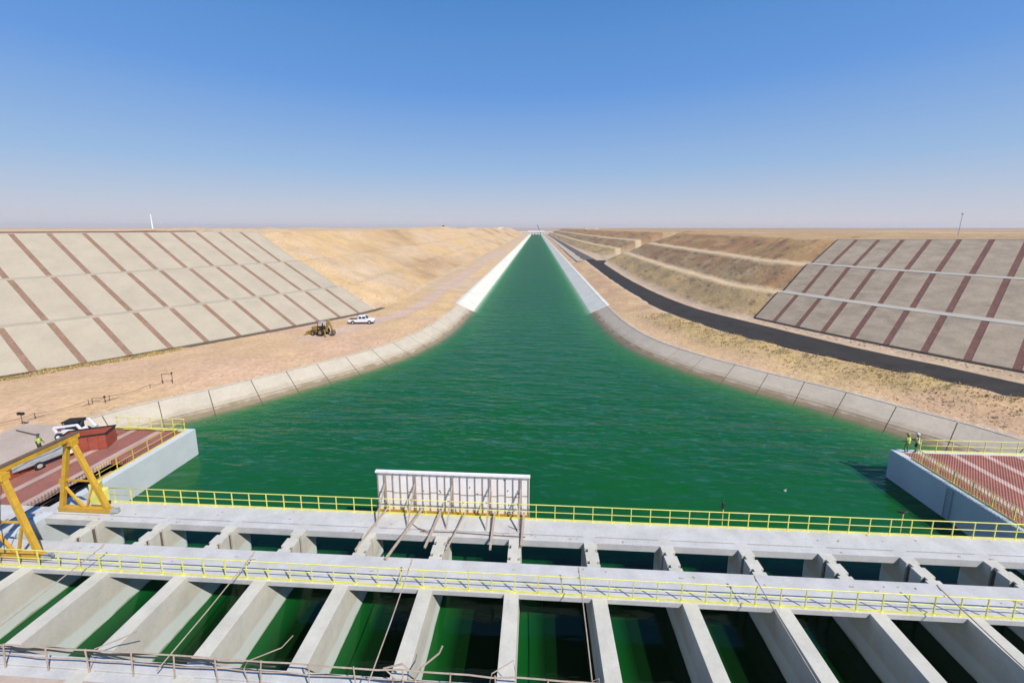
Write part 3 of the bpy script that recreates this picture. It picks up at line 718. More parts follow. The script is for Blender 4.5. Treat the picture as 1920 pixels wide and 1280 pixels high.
mb = MB(); mb.tube([(0, 0, .06), (0, 0, 1.22)], .022, 6); src = build('baluster', mb, surf('ochre_bar_paint', (.62, .42, .12), .5, .2, 2, .15, 15, .05, 20), rr); src.location = (0, .15, 0)
for k in range(1, 44): share(src, 'baluster', rr, (0, .15+k*.266, 0))
rail('guard_rail', 'yellow guard rail across the canal end of the right platform, beside two workers', (38.2, 39.7, .03), (57, 39.7, .03), sp=1.5, first=.1)
mb = MB()
random.seed(3)
for k in range(7): mb.beam((-46.8+random.random()*2.6, 39.0+random.random()*.4, .12+.04*k), (-41.5+random.random()*2.5, 38.9+random.random()*.5, .10+.03*k), .09, .05)
tag(build('railing_parts', mb, m_yellow), 'pile of loose yellow railing pieces lying beside the red steel bin', 'railing pieces')

# ------------------------------------------------------------------ white formwork panel on the far deck's edge
t = thing('formwork_board', 'big white ribbed formwork panel standing against the far guard rail', 'formwork panel', (-6.3, 28.3, 0)); W = Vector(t.location)
x0, x1, z0, z1 = -12.3, -.35, -.22, 3.36
nseg = 20
mb = MB(); mb.b2(x0, x1, 28.36, 28.40, z0, z1); build('sheet', mb, m_panel, t, W)
for k in range(nseg+1):
    x = lerp(x0+.1, x1-.06, k/nseg); big = k in (1, 5, 10, 15, 19)
    mb = MB(); wd = .13 if big else .04; mb.b2(x-wd/2, x+wd/2, 28.22 if big else 28.27, 28.358, z0+.12, z1-.13)
    build('rib', mb, m_rib, t, W)
for nm, zz, hh in (('top_channel', z1-.06, .14), ('bottom_channel', z0+.14, .24)):
    mb = MB(); mb.b2(x0-.05, x1+.05, 28.17, 28.42, zz-hh/2, zz+hh/2); build(nm, mb, m_panel if zz > 1 else m_gold, t, W)
for k in range(nseg):
    xa = lerp(x0+.1, x1-.06, k/nseg)+.03; xb = lerp(x0+.1, x1-.06, (k+1)/nseg)-.03; zz = 1.52+(.08 if k % 3 == 1 else -.02)
    mb = MB(); mb.b2(xa, xb, 28.325, 28.357, zz-.03, zz+.03); build('cross_tie', mb, m_wood, t, W)
bolt = MB()
random.seed(5)
for k in range(16):
    bolt = MB(); bolt.ball((random.uniform(x0+.5, x1-.5), 28.35, random.choice((.8, 1.7, 2.1, 2.9))+random.uniform(-.1, .1)), .05, 6); build('tie_bolt', bolt, m_black, t, W)
for i, k in enumerate((1, 5, 10, 15, 19)):
    x = lerp(x0+.1, x1-.06, k/nseg)
    mb = MB(); mb.beam((x, 28.2, 2.35), (x-.15, 26.45, .03), .10, .09); build('brace', mb, m_wood, t, W)
# timbers lying over the far deck and out over the gap
for i, (a, b, wd, lab) in enumerate((
        ((-11.3, 28.0, .55), (-12.3, 24.1, .06), .10, 'grey timber prop leaning from the left end of the white panel to a pier'),
        ((-8.6, 28.05, .5), (-9.9, 23.4, .10), .14, 'longest pale timber prop, reaching from the white panel over the gap to the middle deck'),
        ((-7.2, 28.0, .35), (-7.55, 24.6, .06), .15, 'pale timber jutting over the dark gap left of the middle of the white panel'),
        ((-5.2, 28.0, .45), (-6.0, 24.5, .05), .09, 'thin timber prop under the middle of the white panel, ending on a pier'),
        ((-3.0, 28.0, .35), (-3.0, 24.7, .06), .15, 'pale timber jutting over the dark gap right of the middle of the white panel'),
        ((-.75, 28.0, .40), (-.85, 25.2, .03), .17, 'thick timber prop at the right end of the white panel'))):
    mb = MB(); mb.beam(a, b, wd, wd); tag(build('timber_prop', mb, m_wood, bevel=.01), lab, 'timber prop', 'props behind the white panel')
mb = MB(); mb.tube([(-8.3, 26.1, .05), (-6, 26.15, .06), (-3, 26.05, .05), (-.6, 26.0, .06)], .035, 6)
tag(build('steel_bar', mb, m_rust), 'long thin rusty bar lying along the far deck below the white panel', 'steel bar')
mb = MB(); mb.tube([(-9.1, 26.8, .06), (-8.6, 26.4, .08), (-7.9, 26.15, .06)], .03, 5); mb.tube([(-1.9, 27.0, .04), (-1.3, 26.7, .07), (-1.0, 26.75, .04)], .03, 5)
tag(build('scrap_wire', mb, m_rust), 'bent bits of tie wire scattered on the far deck below the white panel', 'wire')

# ------------------------------------------------------------------ yellow gantry frames on the left
g = thing('gantry_crane', 'yellow steel gantry, two A-frames under a long beam, left end of the decks', 'gantry', (-35, 26.6, 0)); W = Vector(g.location)
def aframe(y, ax, xl, xr, zt, zb):
    mb = MB(); mb.beam((xl-.1, y, zb+.28), (xr+.15, y, zb+.28), .34, .36); build('base_beam', mb, m_gold, g, W, bevel=.02)
    for a, b, w_ in (((xl+.15, y, zb+.45), (ax-.25, y, zt-.2), .30), ((xr-.2, y, zb+.45), (ax+.22, y, zt-.2), .30)):
        mb = MB(); mb.beam(a, b, w_, .28); build('leg', mb, m_gold, g, W, bevel=.02)
    for a, b, w_ in (((xl+.30, y, zb+2.6), (xl+1.9, y, zb+.45), .16), ((xr-1.05, y, zb+2.35), (xl+2.2, y, zb+.45), .14), ((xl+.3, y, zb+2.7), (xr-1.2, y, zb+2.7), .10)):
        mb = MB(); mb.beam(a, b, w_, .12); build('brace', mb, m_gold, g, W)
    mb = MB(); mb.box((ax, y, zt-.1), (.85, .5, .45)); build('head_plate', mb, m_gold, g, W, bevel=.03)
    for x in (xl, xr+.15):
        mb = MB(); mb.wheel((x, y, zb+.14), .16, .14); build('wheel', mb, m_black, g, W)
    mb = MB(); mb.box((xr+.45, y-.05, zb+.3), (.5, .3, .3), .3); mb.tube([(xr+.5, y, zb+.4), (xr+.75, y-.1, zb+.6), (xr+.7, y-.1, zb+.1)], .05, 6); build('drive_motor', mb, m_grey, g, W, bevel=.02)
aframe(26.62, -35.35, -37.1, -33.0, 6.0, 0.)
aframe(22.15, -34.8, -36.8, -32.95, 6.1, 0.)
mb = MB(); mb.beam((-35.35, 27.2, 6.2), (-34.75, 17., 6.35), .34, .34); build('top_beam', mb, m_gold, g, W, bevel=.02)
mb = MB(); mb.beam((-35.35, 27.2, 6.43), (-34.75, 17., 6.58), .42, .05); build('rail_track', mb, m_rust, g, W)
mb = MB(); mb.box((-34.1, 26.95, 1.2), (.9, .7, 1.1)); mb.prism([(-34.5, 26.6), (-33.7, 26.6), (-34.1, 27.3)], 1.75, 2.4); tag(build('concrete_bucket', mb, m_yellow, bevel=.04), 'small yellow hopper under the far A-frame of the gantry', 'hopper')
mb = MB(); mb.tube([(-35.4, 26.9, 5.9), (-35.3, 25.5, 5.75), (-35.15, 24.0, 5.95), (-35.05, 22.4, 5.8), (-35.2, 22.0, 3.0), (-35.4, 22.0, .5)], .022, 5); build('power_cable', mb, m_cable, g, W)
# bars lying in the trench behind
random.seed(11); mb = MB()
for k in range(26):
    a = Vector((-40.6+random.random()*2, 18+random.random()*8, -.9+random.random()*1.0)); b = a+Vector((random.uniform(-.5, .5), random.uniform(4, 7), random.uniform(-.15, .15)))
    mb.tube([a, (a+b)/2+Vector((0, 0, .08)), b], .03, 4)
tag(build('rebar_bundle', mb, m_rust), 'dark bundle of rusty rebar in the trench behind the gantry', 'rebar')

random.seed(77); mb = MB()
for k in range(70):
    x = random.uniform(-36, 36); y, z = random.choice(((random.uniform(26.5, 27.7), .05), (random.uniform(21.7, 23.6), .01), (random.uniform(25.85, 26.2), .01)))
    a = random.uniform(0, 3); l = random.uniform(.04, .28); mb.beam((x, y, z+.02), (x+l*math.cos(a), y+l*math.sin(a)*.5, z+.02), random.uniform(.02, .07), .03)
struct(build('deck_debris', mb, m_wood), 'stuff')
# ------------------------------------------------------------------ people
def person(loc, rz, pose, vest, trous, helm, label, scale=1.12):
    J = {'pelvis': (0, 0, .95), 'waist': (0, 0, 1.08), 'chest': (0, .0, 1.32), 'neck': (0, .01, 1.50), 'chin': (0, .03, 1.57), 'head': (0, .03, 1.68), 'top': (0, .02, 1.76),
         'shl': (-.19, 0, 1.42), 'shr': (.19, 0, 1.42), 'ell': (-.27, .02, 1.15), 'elr': (.27, .02, 1.15), 'wrl': (-.25, .16, .95), 'wrr': (.25, .16, .95),
         'hil': (-.10, 0, .92), 'hir': (.10, 0, .92), 'knl': (-.12, .03, .50), 'knr': (.12, .03, .50), 'anl': (-.12, -.02, .09), 'anr': (.12, -.02, .09), 'tol': (-.13, .16, .04), 'tor': (.13, .16, .04)}
    J.update(pose)
    rad = dict(pelvis=.15, waist=.135, chest=.17, neck=.06, chin=.07, head=.095, top=.06, shl=.075, shr=.075, ell=.05, elr=.05, wrl=.033, wrr=.033,
               hil=.095, hir=.095, knl=.062, knr=.062, anl=.042, anr=.042, tol=.035, tor=.035)
    E = [('pelvis', 'waist'), ('waist', 'chest'), ('chest', 'neck'), ('neck', 'chin'), ('chin', 'head'), ('head', 'top'), ('chest', 'shl'), ('chest', 'shr'), ('shl', 'ell'), ('shr', 'elr'), ('ell', 'wrl'), ('elr', 'wrr'),
         ('pelvis', 'hil'), ('pelvis', 'hir'), ('hil', 'knl'), ('hir', 'knr'), ('knl', 'anl'), ('knr', 'anr'), ('anl', 'tol'), ('anr', 'tor')]
    V = list(J); R_ = [rad[k] for k in V]; P = [Vector(J[k]) for k in V]; ED = [(V.index(a), V.index(b)) for a, b in E]
    for s, wk, ek in ((-1, 'wrl', 'ell'), (1, 'wrr', 'elr')):          # palm, four fingers and thumb
        wv = Vector(J[wk]); d = (wv-Vector(J[ek])).normalized(); sd = d.cross(Vector((0, 0, 1))); sd = sd.normalized() if sd.length > .1 else Vector((0, 1, 0)); dn = sd.cross(d)
        pi = len(P); P.append(wv+d*.07); R_.append(.03); ED.append((V.index(wk), pi))
        for f, ln in ((-.03, .07), (-.01, .085), (.012, .08), (.032, .06)):
            a = len(P); P.append(wv+d*.11+sd*f); R_.append(.011); ED.append((pi, a)); P.append(wv+d*(.11+ln*.7)+sd*f*1.2-dn*.03); R_.append(.009); ED.append((a, a+1))
        a = len(P); P.append(wv+d*.06+sd*.05*s); R_.append(.012); ED.append((pi, a)); P.append(wv+d*.10+sd*.065*s-dn*.02); R_.append(.010); ED.append((a, a+1))
    me = bpy.data.meshes.new('person'); me.from_pydata([tuple(p) for p in P], ED, []); o = bpy.data.objects.new('person', me); C.objects.link(o)
    o.location = loc; o.rotation_euler.z = rz; o.scale = (scale,)*3
    sk = o.modifiers.new('skin', 'SKIN'); 
    if not me.skin_vertices: me.skin_vertices.new()
    for i, r in enumerate(R_): me.skin_vertices[0].data[i].radius = (r, r)
    me.skin_vertices[0].data[0].use_root = True
    sk.use_smooth_shade = True
    sb = o.modifiers.new('sub', 'SUBSURF'); sb.levels = 1; sb.render_levels = 1
    dg = bpy.context.evaluated_depsgraph_get(); ev = o.evaluated_get(dg); m2 = bpy.data.meshes.new_from_object(ev); o.modifiers.clear(); o.data = m2
    for q in (m_skin, trous, m_black): m2.materials.append(q)
    hc = Vector(J['head']); pz = Vector(J['pelvis']).z
    wr = [Vector(J['wrl']), Vector(J['wrr'])]; an = max(Vector(J['anl']).z, Vector(J['anr']).z)
    for p in m2.polygons:
        c = p.center
        if (c-hc).length < .19 or min((c-q).length for q in wr) < .13 and c.z < 2: p.material_index = 0
        elif c.z < an+.03 and an < .3: p.material_index = 2
        else: p.material_index = 1
    # vest, helmet, face as parts
    vb = MB(); pts = [Vector(J['pelvis'])+Vector((0, 0, .02)), Vector(J['waist']), Vector(J['chest']), Vector(J['neck'])-Vector((0, 0, .045))]
    vs = []; 
    for pnt, a, b in zip(pts, (.175, .165, .205, .10), (.155, .14, .165, .09)): vs += [pnt+Vector((a*math.cos(2*math.pi*j/14), b*math.sin(2*math.pi*j/14), 0)) for j in range(14)]
    vb.add(vs, [(i*14+j, i*14+(j+1) % 14, (i+1)*14+(j+1) % 14, (i+1)*14+j) for i in range(3) for j in range(14)])
    for a, b in (('shl', 'ell'), ('shr', 'elr')): vb.tube([Vector(J[a]).lerp(Vector(J['neck']), .25), Vector(J[a]).lerp(Vector(J[b]), .75)], .085, 10, r2=.066)
    build('vest', vb, vest, o, smooth=True)
    hb = MB(); hb.ball(tuple(hc+Vector((0, -.005, .065))), (.125, .145, .10), 12); hb.ball(tuple(hc+Vector((0, .03, .045))), (.14, .18, .015), 12); build('helmet', hb, helm, o, smooth=True)
    fbm = MB(); fbm.ball(tuple(hc+Vector((0, .105, -.015))), (.016, .025, .028), 6); 
    for s in (-1, 1): fbm.ball(tuple(hc+Vector((s*.1, .0, -.01))), (.015, .025, .035), 6)
    build('face_features', fbm, m_skin, o, smooth=True)
    eb = MB()
    for s in (-1, 1): eb.ball(tuple(hc+Vector((s*.035, .088, .015))), .013, 6)
    eb.ball(tuple(hc+Vector((0, .09, -.065))), (.03, .01, .007), 6); build('eyes_and_mouth', eb, m_black, o)
    tag(o, label, 'person', 'site workers'); return o
person((36.75, 39.35, .03), R(25), {'wrl': (-.30, .25, 1.02), 'ell': (-.30, .02, 1.14), 'knl': (-.14, .10, .50), 'anl': (-.16, .04, .09), 'tol': (-.17, .22, .04)}, m_vest, m_olive, surf('olive_helmet', (.36, .38, .10), .4, .1, 9, 0, 25, 0),
       'person in yellow-green vest and olive trousers standing nearest the corner of the right wing wall')
person((37.72, 39.45, .03), R(38), {'pelvis': (0, -.05, .92), 'wrl': (-.14, .34, 1.12), 'wrr': (.12, .36, 1.08), 'ell': (-.28, .12, 1.16), 'elr': (.28, .12, 1.14), 'chest': (0, .03, 1.30), 'knr': (.14, .14, .50), 'anr': (.15, .02, .09)}, surf('pale_hivis', (.60, .72, .38), .85, .2, 9, .2, 25, .2, 20), m_trous, m_helm,
       'person in pale green jacket, white helmet and dark trousers, leaning beside the end rail post')
person((-48.9, 34.3, -.03), R(-70), {}, m_vest, m_trous, m_helmd, 'person in yellow vest and dark helmet standing behind the grey machine on the left')

# ------------------------------------------------------------------ vehicles and plant
def wheels(t, pos, r, wd, hub=m_hub):
    for x, y in pos:
        mb = MB(); mb.wheel((x, y, r), r, wd); wo = build('wheel', mb, m_black, t)
        mb = MB(); s = 1 if y > 0 else -1; mb.wheel((x, y+s*.02, r), r*.56, wd*1.02, 12); build('rim', mb, hub, wo)
# pickup
t = thing('pickup_truck', 'white double-cab pickup parked beside the foot of the left paved slope', 'pickup', (-40.4, 89.9, .02), R(8))
L = 2.85
mb = MB(); mb.side([(-L, .55), (-L, 1.12), (-.75, 1.14), (-.75, 1.18), (1.35, 1.20), (2.5, 1.05), (L, .92), (L, .55), (2.35, .5), (2.25, .78), (1.95, .92), (1.62, .78), (1.5, .5), (-1.35, .5), (-1.48, .8), (-1.8, .93), (-2.1, .8), (-2.25, .5)], -.95, .95)
build('body', mb, m_wht, t, bevel=.04)
mb = MB(); mb.add([(-.75, -.88, 1.15), (1.45, -.88, 1.17), (.85, -.74, 1.86), (-.55, -.74, 1.88), (-.75, .88, 1.15), (1.45, .88, 1.17), (.85, .74, 1.86), (-.55, .74, 1.88)],
             [(0, 1, 2, 3), (5, 4, 7, 6), (3, 2, 6, 7), (1, 5, 6, 2), (4, 0, 3, 7)]); build('cab', mb, m_wht, t, bevel=.05)
for s in (-1, 1):
    for a, b in ((-.5, .2), (.3, 1.05)):
        mb = MB(); y0_, y1_ = s*.885, s*.775; mb.add([(a, y0_, 1.27), (b+.12, y0_, 1.27), (b-.12, y1_, 1.76), (a+.06, y1_, 1.76), (a, y0_-s*.03, 1.27), (b+.12, y0_-s*.03, 1.27), (b-.12, y1_-s*.03, 1.76), (a+.06, y1_-s*.03, 1.76)], [(0, 1, 2, 3), (7, 6, 5, 4), (0, 4, 5, 1), (3, 2, 6, 7)]); build('side_window', mb, m_darkgl, t)
    mb = MB(); mb.box((L-.02, s*.7, .86), (.08, .34, .16)); build('headlight', mb, m_helm, t)
    mb = MB(); mb.box((-L-.01, s*.82, .92), (.06, .16, .32)); build('tail_light', mb, m_redlt, t)
mb = MB(); mb.add([(1.42, -.78, 1.24), (1.42, .78, 1.24), (.93, .66, 1.79), (.93, -.66, 1.79), (1.40, -.78, 1.22), (1.40, .78, 1.22), (.9, .66, 1.77), (.9, -.66, 1.77)], [(0, 1, 2, 3), (4, 7, 6, 5), (0, 4, 5, 1), (2, 6, 7, 3)]); build('windscreen', mb, m_darkgl, t)
mb = MB(); mb.box((-.71, 0, 1.5), (.06, 1.3, .42), ry=.25); build('rear_window', mb, m_darkgl, t)
mb = MB(); mb.b2(-2.75, -.85, -.78, .78, 1.08, 1.142); build('cargo_bed', mb, m_black, t)
mb = MB(); mb.b2(-L-.12, -L+.02, -.9, .9, .5, .68); mb.b2(L-.02, L+.1, -.9, .9, .45, .68); build('bumper', mb, m_grey, t)
wheels(t, [(-1.8, -.86), (-1.8, .86), (1.93, -.86), (1.93, .86)], .41, .28)
# backhoe loader
t = thing('backhoe_loader', 'dusty yellow backhoe loader with raised bent arm on the sandy track', 'backhoe loader', (-44.3, 79.3, .02), R(-12))
mb = MB(); mb.side([(-1.6, .7), (-1.6, 1.3), (-.2, 1.45), (-.2, 1.2), (.9, 1.15), (1.0, .6)], -.55, .55); build('chassis', mb, m_dozer, t, bevel=.05)
mb = MB(); mb.b2(-2.1, -.6, -.5, .5, 1.25, 1.75); build('engine_hood', mb, m_dozer, t, bevel=.08)
mb = MB()
for x, y in ((-.4, -.68), (-.4, .68), (.95, -.68), (.95, .68)): mb.beam((x, y, 1.2), (x+(.12 if x < 0 else -.08), y*.9, 2.75), .09)
build('cab_frame', mb, m_black, t)
mb = MB(); mb.b2(-.35, .95, -.68, .68, 2.72, 2.84); build('cab_roof', mb, m_hub, t, bevel=.04)
mb = MB(); mb.b2(.0, .6, -.4, .4, 1.3, 2.0); build('cab_seat', mb, m_darkgl, t)
for s in (-1, 1):
    mb = MB(); mb.beam((-.7, s*.62, 1.3), (-2.0, s*.62, .9), .14, .2); mb.beam((-2.0, s*.62, .9), (-2.9, s*.62, .45), .14, .18); build('loader_arm', mb, m_dozer, t)
mb = MB(); mb.side([(-2.85, .08), (-3.65, .05), (-3.7, .12), (-3.1, .25), (-2.95, .85), (-2.8, .85)], -1.1, 1.1); build('front_bucket', mb, m_dozer, t, bevel=.02)
mb = MB(); mb.beam((1.1, 0, .8), (1.75, .05, 3.35), .34, .42); build('boom', mb, m_dozer, t, bevel=.03)
mb = MB(); mb.beam((1.7, .05, 3.45), (2.75, 0, 1.15), .28, .34); build('dipper_arm', mb, m_dozer, t, bevel=.03)
mb = MB(); mb.side([(2.5, 1.3), (3.0, 1.2), (3.25, .5), (2.9, .25), (2.35, .45), (2.7, .75)], -.4, .4); build('digging_bucket', mb, m_rust, t, bevel=.02)
mb = MB(); mb.tube([(1.2, .0, 1.5), (1.95, 0, 2.9)], .07, 8); build('hydraulic_ram', mb, m_hub, t)
for s in (-1, 1):
    mb = MB(); mb.beam((1.1, s*.4, .7), (1.9, s*1.2, .12), .16, .14); mb.box((1.95, s*1.25, .06), (.45, .4, .08)); build('stabiliser_leg', mb, m_dozer, t)
wheels(t, [(.45, -.85), (.45, .85)], .78, .48, m_dozer); wheels(t, [(-1.5, -.8), (-1.5, .8)], .5, .32, m_dozer)
# skid steer on the left platform
t = sk_ = thing('skid_steer', 'white compact skid steer loader with dark cab roof behind the red steel bin', 'loader', (-48.9, 37.6, -.02), R(12)); 
mb = MB(); mb.side([(-1.7, .35), (-1.75, 1.15), (-1.3, 1.35), (.75, .95), (.9, .4)], -.6, .6); build('body', mb, m_wht, t, bevel=.06)
mb = MB(); mb.b2(-.75, .55, -.5, .5, 1.0, 1.95); build('cab_cage', mb, m_darkgl, t, bevel=.04)
mb = MB(); mb.b2(-.95, .75, -.62, .62, 1.95, 2.08); build('cab_roof', mb, m_black, t, bevel=.04)
for s in (-1, 1):
    mb = MB(); mb.beam((-1.6, s*.78, 1.55), (.8, s*.78, 1.75), .18, .24); mb.beam((.75, s*.78, 1.8), (1.55, s*.78, .55), .18, .24); mb.beam((-1.6, s*.78, 1.6), (-1.35, s*.78, .9), .16, .25); build('lift_arm', mb, m_wht, t, bevel=.03)
    mb = MB(); mb.b2(-1.7, -1.0, s*.62-.06, s*.62+.06, 1.1, 1.25); build('red_stripe', mb, m_redlt, t)
mb = MB(); mb.side([(1.45, .1), (2.3, .06), (2.32, .12), (1.65, .25), (1.6, .85), (1.48, .85)], -.95, .95); build('bucket', mb, m_grey, t)
for x in (-.62, .62):
    mb = MB(); mb.b2(-.9, .7, x*.98-.03, x*.98+.03, 1.95, 1.96)
mb = MB(); mb.tube([(-1.55, .3, 1.3), (-1.6, .3, 1.75)], .06, 8); build('exhaust', mb, m_rust, t)
wheels(t, [(-1.15, -.8), (-1.15, .8), (.45, -.8), (.45, .8)], .42, .32, m_wht)
sk_.scale = (.9, .9, .9)
# red bin
t = thing('steel_bin', 'rusty red open steel bin with dark rim on the left platform', 'bin', (-45.2, 35.6, .0), R(24)); 
mb = MB()
for x, y, a, b in ((0, -.9, 3.6, .07), (0, .9, 3.6, .07), (-1.8, 0, .07, 1.8), (1.8, 0, .07, 1.8)): mb.box((x, y, .8), (a, b, 1.5))
mb.box((0, 0, .1), (3.6, 1.8, .08)); build('shell', mb, m_redst, t)
mb = MB()
for x, y, a, b in ((0, -.93, 3.8, .14), (0, .93, 3.8, .14), (-1.86, 0, .14, 1.8), (1.86, 0, .14, 1.8)): mb.box((x, y, 1.58), (a, b, .1))
build('rim', mb, m_black, t)
mb = MB()
for x in (-1.2, -.4, .4, 1.2): mb.box((x, -.97, .8), (.08, .06, 1.4))
build('side_rib', mb, m_redst, t)
# row of red formwork sheets
mb = MB()
for k in range(7):
    mb.box((-46.3+.02*k, 24.6+k*1.12, .62), (.08, 1.05, 1.2), ry=.12); mb.box((-46.22, 24.1+k*1.12, .62), (.12, .06, 1.2), ry=.12)
tag(build('formwork_sheets', mb, m_redst), 'row of upright red steel formwork sheets along the outer edge of the left paving', 'formwork')
# grey machine
t = thing('mobile_generator', 'grey towable machine with long body and rear cabinet beside the red formwork row', 'site machine', (-45.9, 32.4, 0), R(75))
mb = MB(); mb.b2(-2.2, 1.3, -.45, .45, .55, 1.05); mb.b2(-2.0, 1.1, -.3, .3, 1.05, 1.4); build('body', mb, m_grey, t, bevel=.04)
mb = MB(); mb.tube([(-2.3, 0, 1.5), (.9, 0, 1.6)], .14, 10); build('pipe', mb, m_hub, t, smooth=True)
mb = MB(); mb.b2(1.3, 2.1, -.55, .55, .35, 1.9); build('cabinet', mb, m_helm, t, bevel=.03)
mb = MB(); mb.b2(1.5, 1.9, -.57, -.55, .8, 1.6); build('cabinet_door', mb, m_darkgl, t)
mb = MB(); mb.beam((-2.2, 0, .6), (-3.2, 0, .45), .1); build('drawbar', mb, m_rust, t)
wheels(t, [(-.6, -.55), (-.6, .55)], .36, .2)

# ------------------------------------------------------------------ small site things
def flood(loc, rz, tilt, lab):
    t = thing('floodlight', lab, 'floodlight', loc, rz, 'floodlights on the far guard rail')
    mb = MB(); mb.tube([(0, 0, 0), (0, 0, 1.62)], .03, 8); build('pole', mb, m_yellow, t)
    mb = MB(); mb.box((0, .06, 1.78), (.42, .1, .48), rx=tilt); build('lamp_head', mb, m_darkbit, t, bevel=.02)
    mb = MB(); mb.box((0, -.005, 1.78), (.36, .04, .4), rx=tilt); build('lamp_glass', mb, m_darkgl, t)
    mb = MB(); mb.box((0, .03, 1.55), (.3, .05, .06)); build('bracket', mb, m_rust, t)
flood((14.0, 27.95, 0), R(70), .1, 'dark floodlight standing upright on the far guard rail, right of the white panel')
flood((26.6, 27.95, 0), R(20), 1.1, 'floodlight tipped back flat on the far guard rail, in front of the right wing wall')
def post_frame(x, y, w_, h, rz, lab):
    t = thing('scaffold_frame', lab, 'scaffold frame', (x, y, -.85), rz, 'frames on the left bank')
    for s in (-1, 1):
        mb = MB(); mb.tube([(s*w_/2, 0, 0), (s*w_/2, 0, h)], .045, 6); build('upright', mb, m_rust, t)
    for z in (.25, h): 
        mb = MB(); mb.tube([(-w_/2, 0, z), (w_/2, 0, z)], .04, 6); build('crossbar', mb, m_rust, t)
    mb = MB(); mb.box((w_/2, 0, h+.12), (.16, .16, .2)); build('cap', mb, m_black, t)
post_frame(-53.2, 52.9, 1.35, 2.0, R(10), 'tall square scaffold frame at the edge of the left lining')
post_frame(-56.5, 46.4, 1.4, 1.1, R(15), 'low scaffold frame halfway along the rope rail, nearer than the tall one')
t = thing('rope_rail', 'brown rope and pole barrier along the left bank from the loader to the tall frame', 'barrier', (-60, 41, -.8)); W = Vector(t.location)
pp = [(-62.0, 38.6), (-59.5, 41.9), (-57.2, 45.8), (-56.0, 47.3), (-54.2, 51.2), (-53.8, 52.8)]
for x, y in pp:
    mb = MB(); mb.tube([(x, y, -.9), (x, y, .25)], .04, 6); build('stake', mb, m_rust, t, W)
for h in (.15, -.35):
    pts = []
    for (a, b), (c, d) in zip(pp[:-1], pp[1:]):
        for k in range(6): u = k/6; pts.append((lerp(a, c, u), lerp(b, d, u), h-.25*math.sin(math.pi*u)))
    mb = MB(); mb.tube(pts, .03, 5); build('rope', mb, m_rust, t, W)
t = thing('warning_post', 'thin post with two dark boxes on top behind the skid steer', 'post', (-58.5, 40.0, -.6))
mb = MB(); mb.tube([(0, 0, 0), (0, 0, 1.6)], .035, 6); build('pole', mb, m_rust, t)
for s in (-.22, .22):
    mb = MB(); mb.box((s, 0, 1.7), (.3, .2, .28)); build('box_lamp', mb, m_black, t)
mb = MB(); mb.tube([(-56.8, 38.2, .1), (-53.5, 37.4, .12)], .05, 6); tag(build('iron_bar', mb, m_rust), 'dark iron bar lying on the yard left of the skid steer', 'bar')
for (a, b, lab) in (((47.9, 41.6, -1.5), (54.5, 38.9, -.6), 'longer dark pipe lying on the right lining near its top edge'), ((46.9, 40.6, -2.2), (52., 38.9, -1.2), 'shorter dark pipe lower on the right lining, behind the end rail')):
    mb = MB(); mb.tube([a, b], .11, 8); tag(build('black_pipe', mb, m_cable, smooth=True), lab, 'pipe', 'pipes on the right lining')
mb = MB(); mb.ball((0, 0, 0), (.15, .11, .08), 10); mb.ball((.12, .05, .08), (.08, .06, .08), 6); tag(build('float', mb, m_hub, loc=(24.1, 37.0, WZ+.03), smooth=True), 'small pale float on the green water, left of the right wing wall', 'float')
# tall masts on the skyline
t = thing('mast', 'slim white mast rising on the skyline above the left paved slope', 'mast', (-296, 300, 20.3))
mb = MB(); mb.tube([(0, 0, 0), (-.3, 0, 11.5)], .5, 8, r2=.34); build('shaft', mb, m_wht, t); mb = MB(); mb.ball((-.3, 0, 11.5), .3, 8); build('tip', mb, m_wht, t)
t = thing('mast', 'thin dark mast with a lamp rising on the skyline above the right paved slope', 'mast', (145, 150, 19.2))
mb = MB(); mb.tube([(0, 0, 0), (.3, 0, 7.4)], .10, 8, r2=.07); build('shaft', mb, m_grey, t); mb = MB(); mb.box((.25, 0, 7.5), (.5, .3, .25)); build('lamp', mb, m_rust, t)

# ---- bridge at the far end of the canal
t = thing('bridge', 'distant pale bridge with stubby piers closing the far end of the canal', 'bridge', (CX, 1462, 0)); W = Vector(t.location)
mb = MB(); mb.b2(-60, 58, 1458, 1468, 5.5, 8.0); build('deck', mb, m_water_b, t, W)
for k in range(9):
    x = -42+k*10.2; mb = MB(); mb.b2(x-2, x+2, 1459, 1467, -6, 5.5); build('pier', mb, m_water_b, t, W)
mb = MB(); mb.b2(-30, 27, 1460, 1466, 8.0, 11.5); build('gate_house', mb, m_water_b, t, W)
t = thing('tower_crane', 'faint leaning crane above the far end of the canal', 'crane', (10, 1500, 3))
mb = MB(); mb.beam((6, 0, 0), (-8, 0, 30), 2.0, 2.0); build('jib', mb, m_rust, t); mb = MB(); mb.box((6, 0, 4), (9, 9, 8)); build('cab', mb, m_rust, t)
for i, (x, y, z, sx, sy, sz, m, lab, cat) in enumerate((
        (-110, 480, 20, 2.5, 2.5, 4.5, m_rust, 'small dark tank on the skyline left of the canal', 'tank'),
        (-108, 620, 20, 26, 8, 2.6, m_wht, 'long white site hut on the skyline left of the canal', 'hut'),
        (-72, 820, 20, 9, 8, 4, m_wht, 'small white hut nearest the bridge on the left skyline', 'hut'),
        (120, 900, 19, 30, 9, 3, m_wht, 'white hut on the right skyline beyond the road', 'hut'))):
    t = thing('site_hut' if cat == 'hut' else 'tank', lab, cat, (x, y, z)); 
    mb = MB(); mb.b2(-sx/2, sx/2, -sy/2, sy/2, 0, sz); build('wall' if cat == 'hut' else 'shell', mb, m, t)
    mb = MB(); mb.b2(-sx/2-.4, sx/2+.4, -sy/2-.4, sy/2+.4, sz, sz+.4); build('roof', mb, m_hub, t)

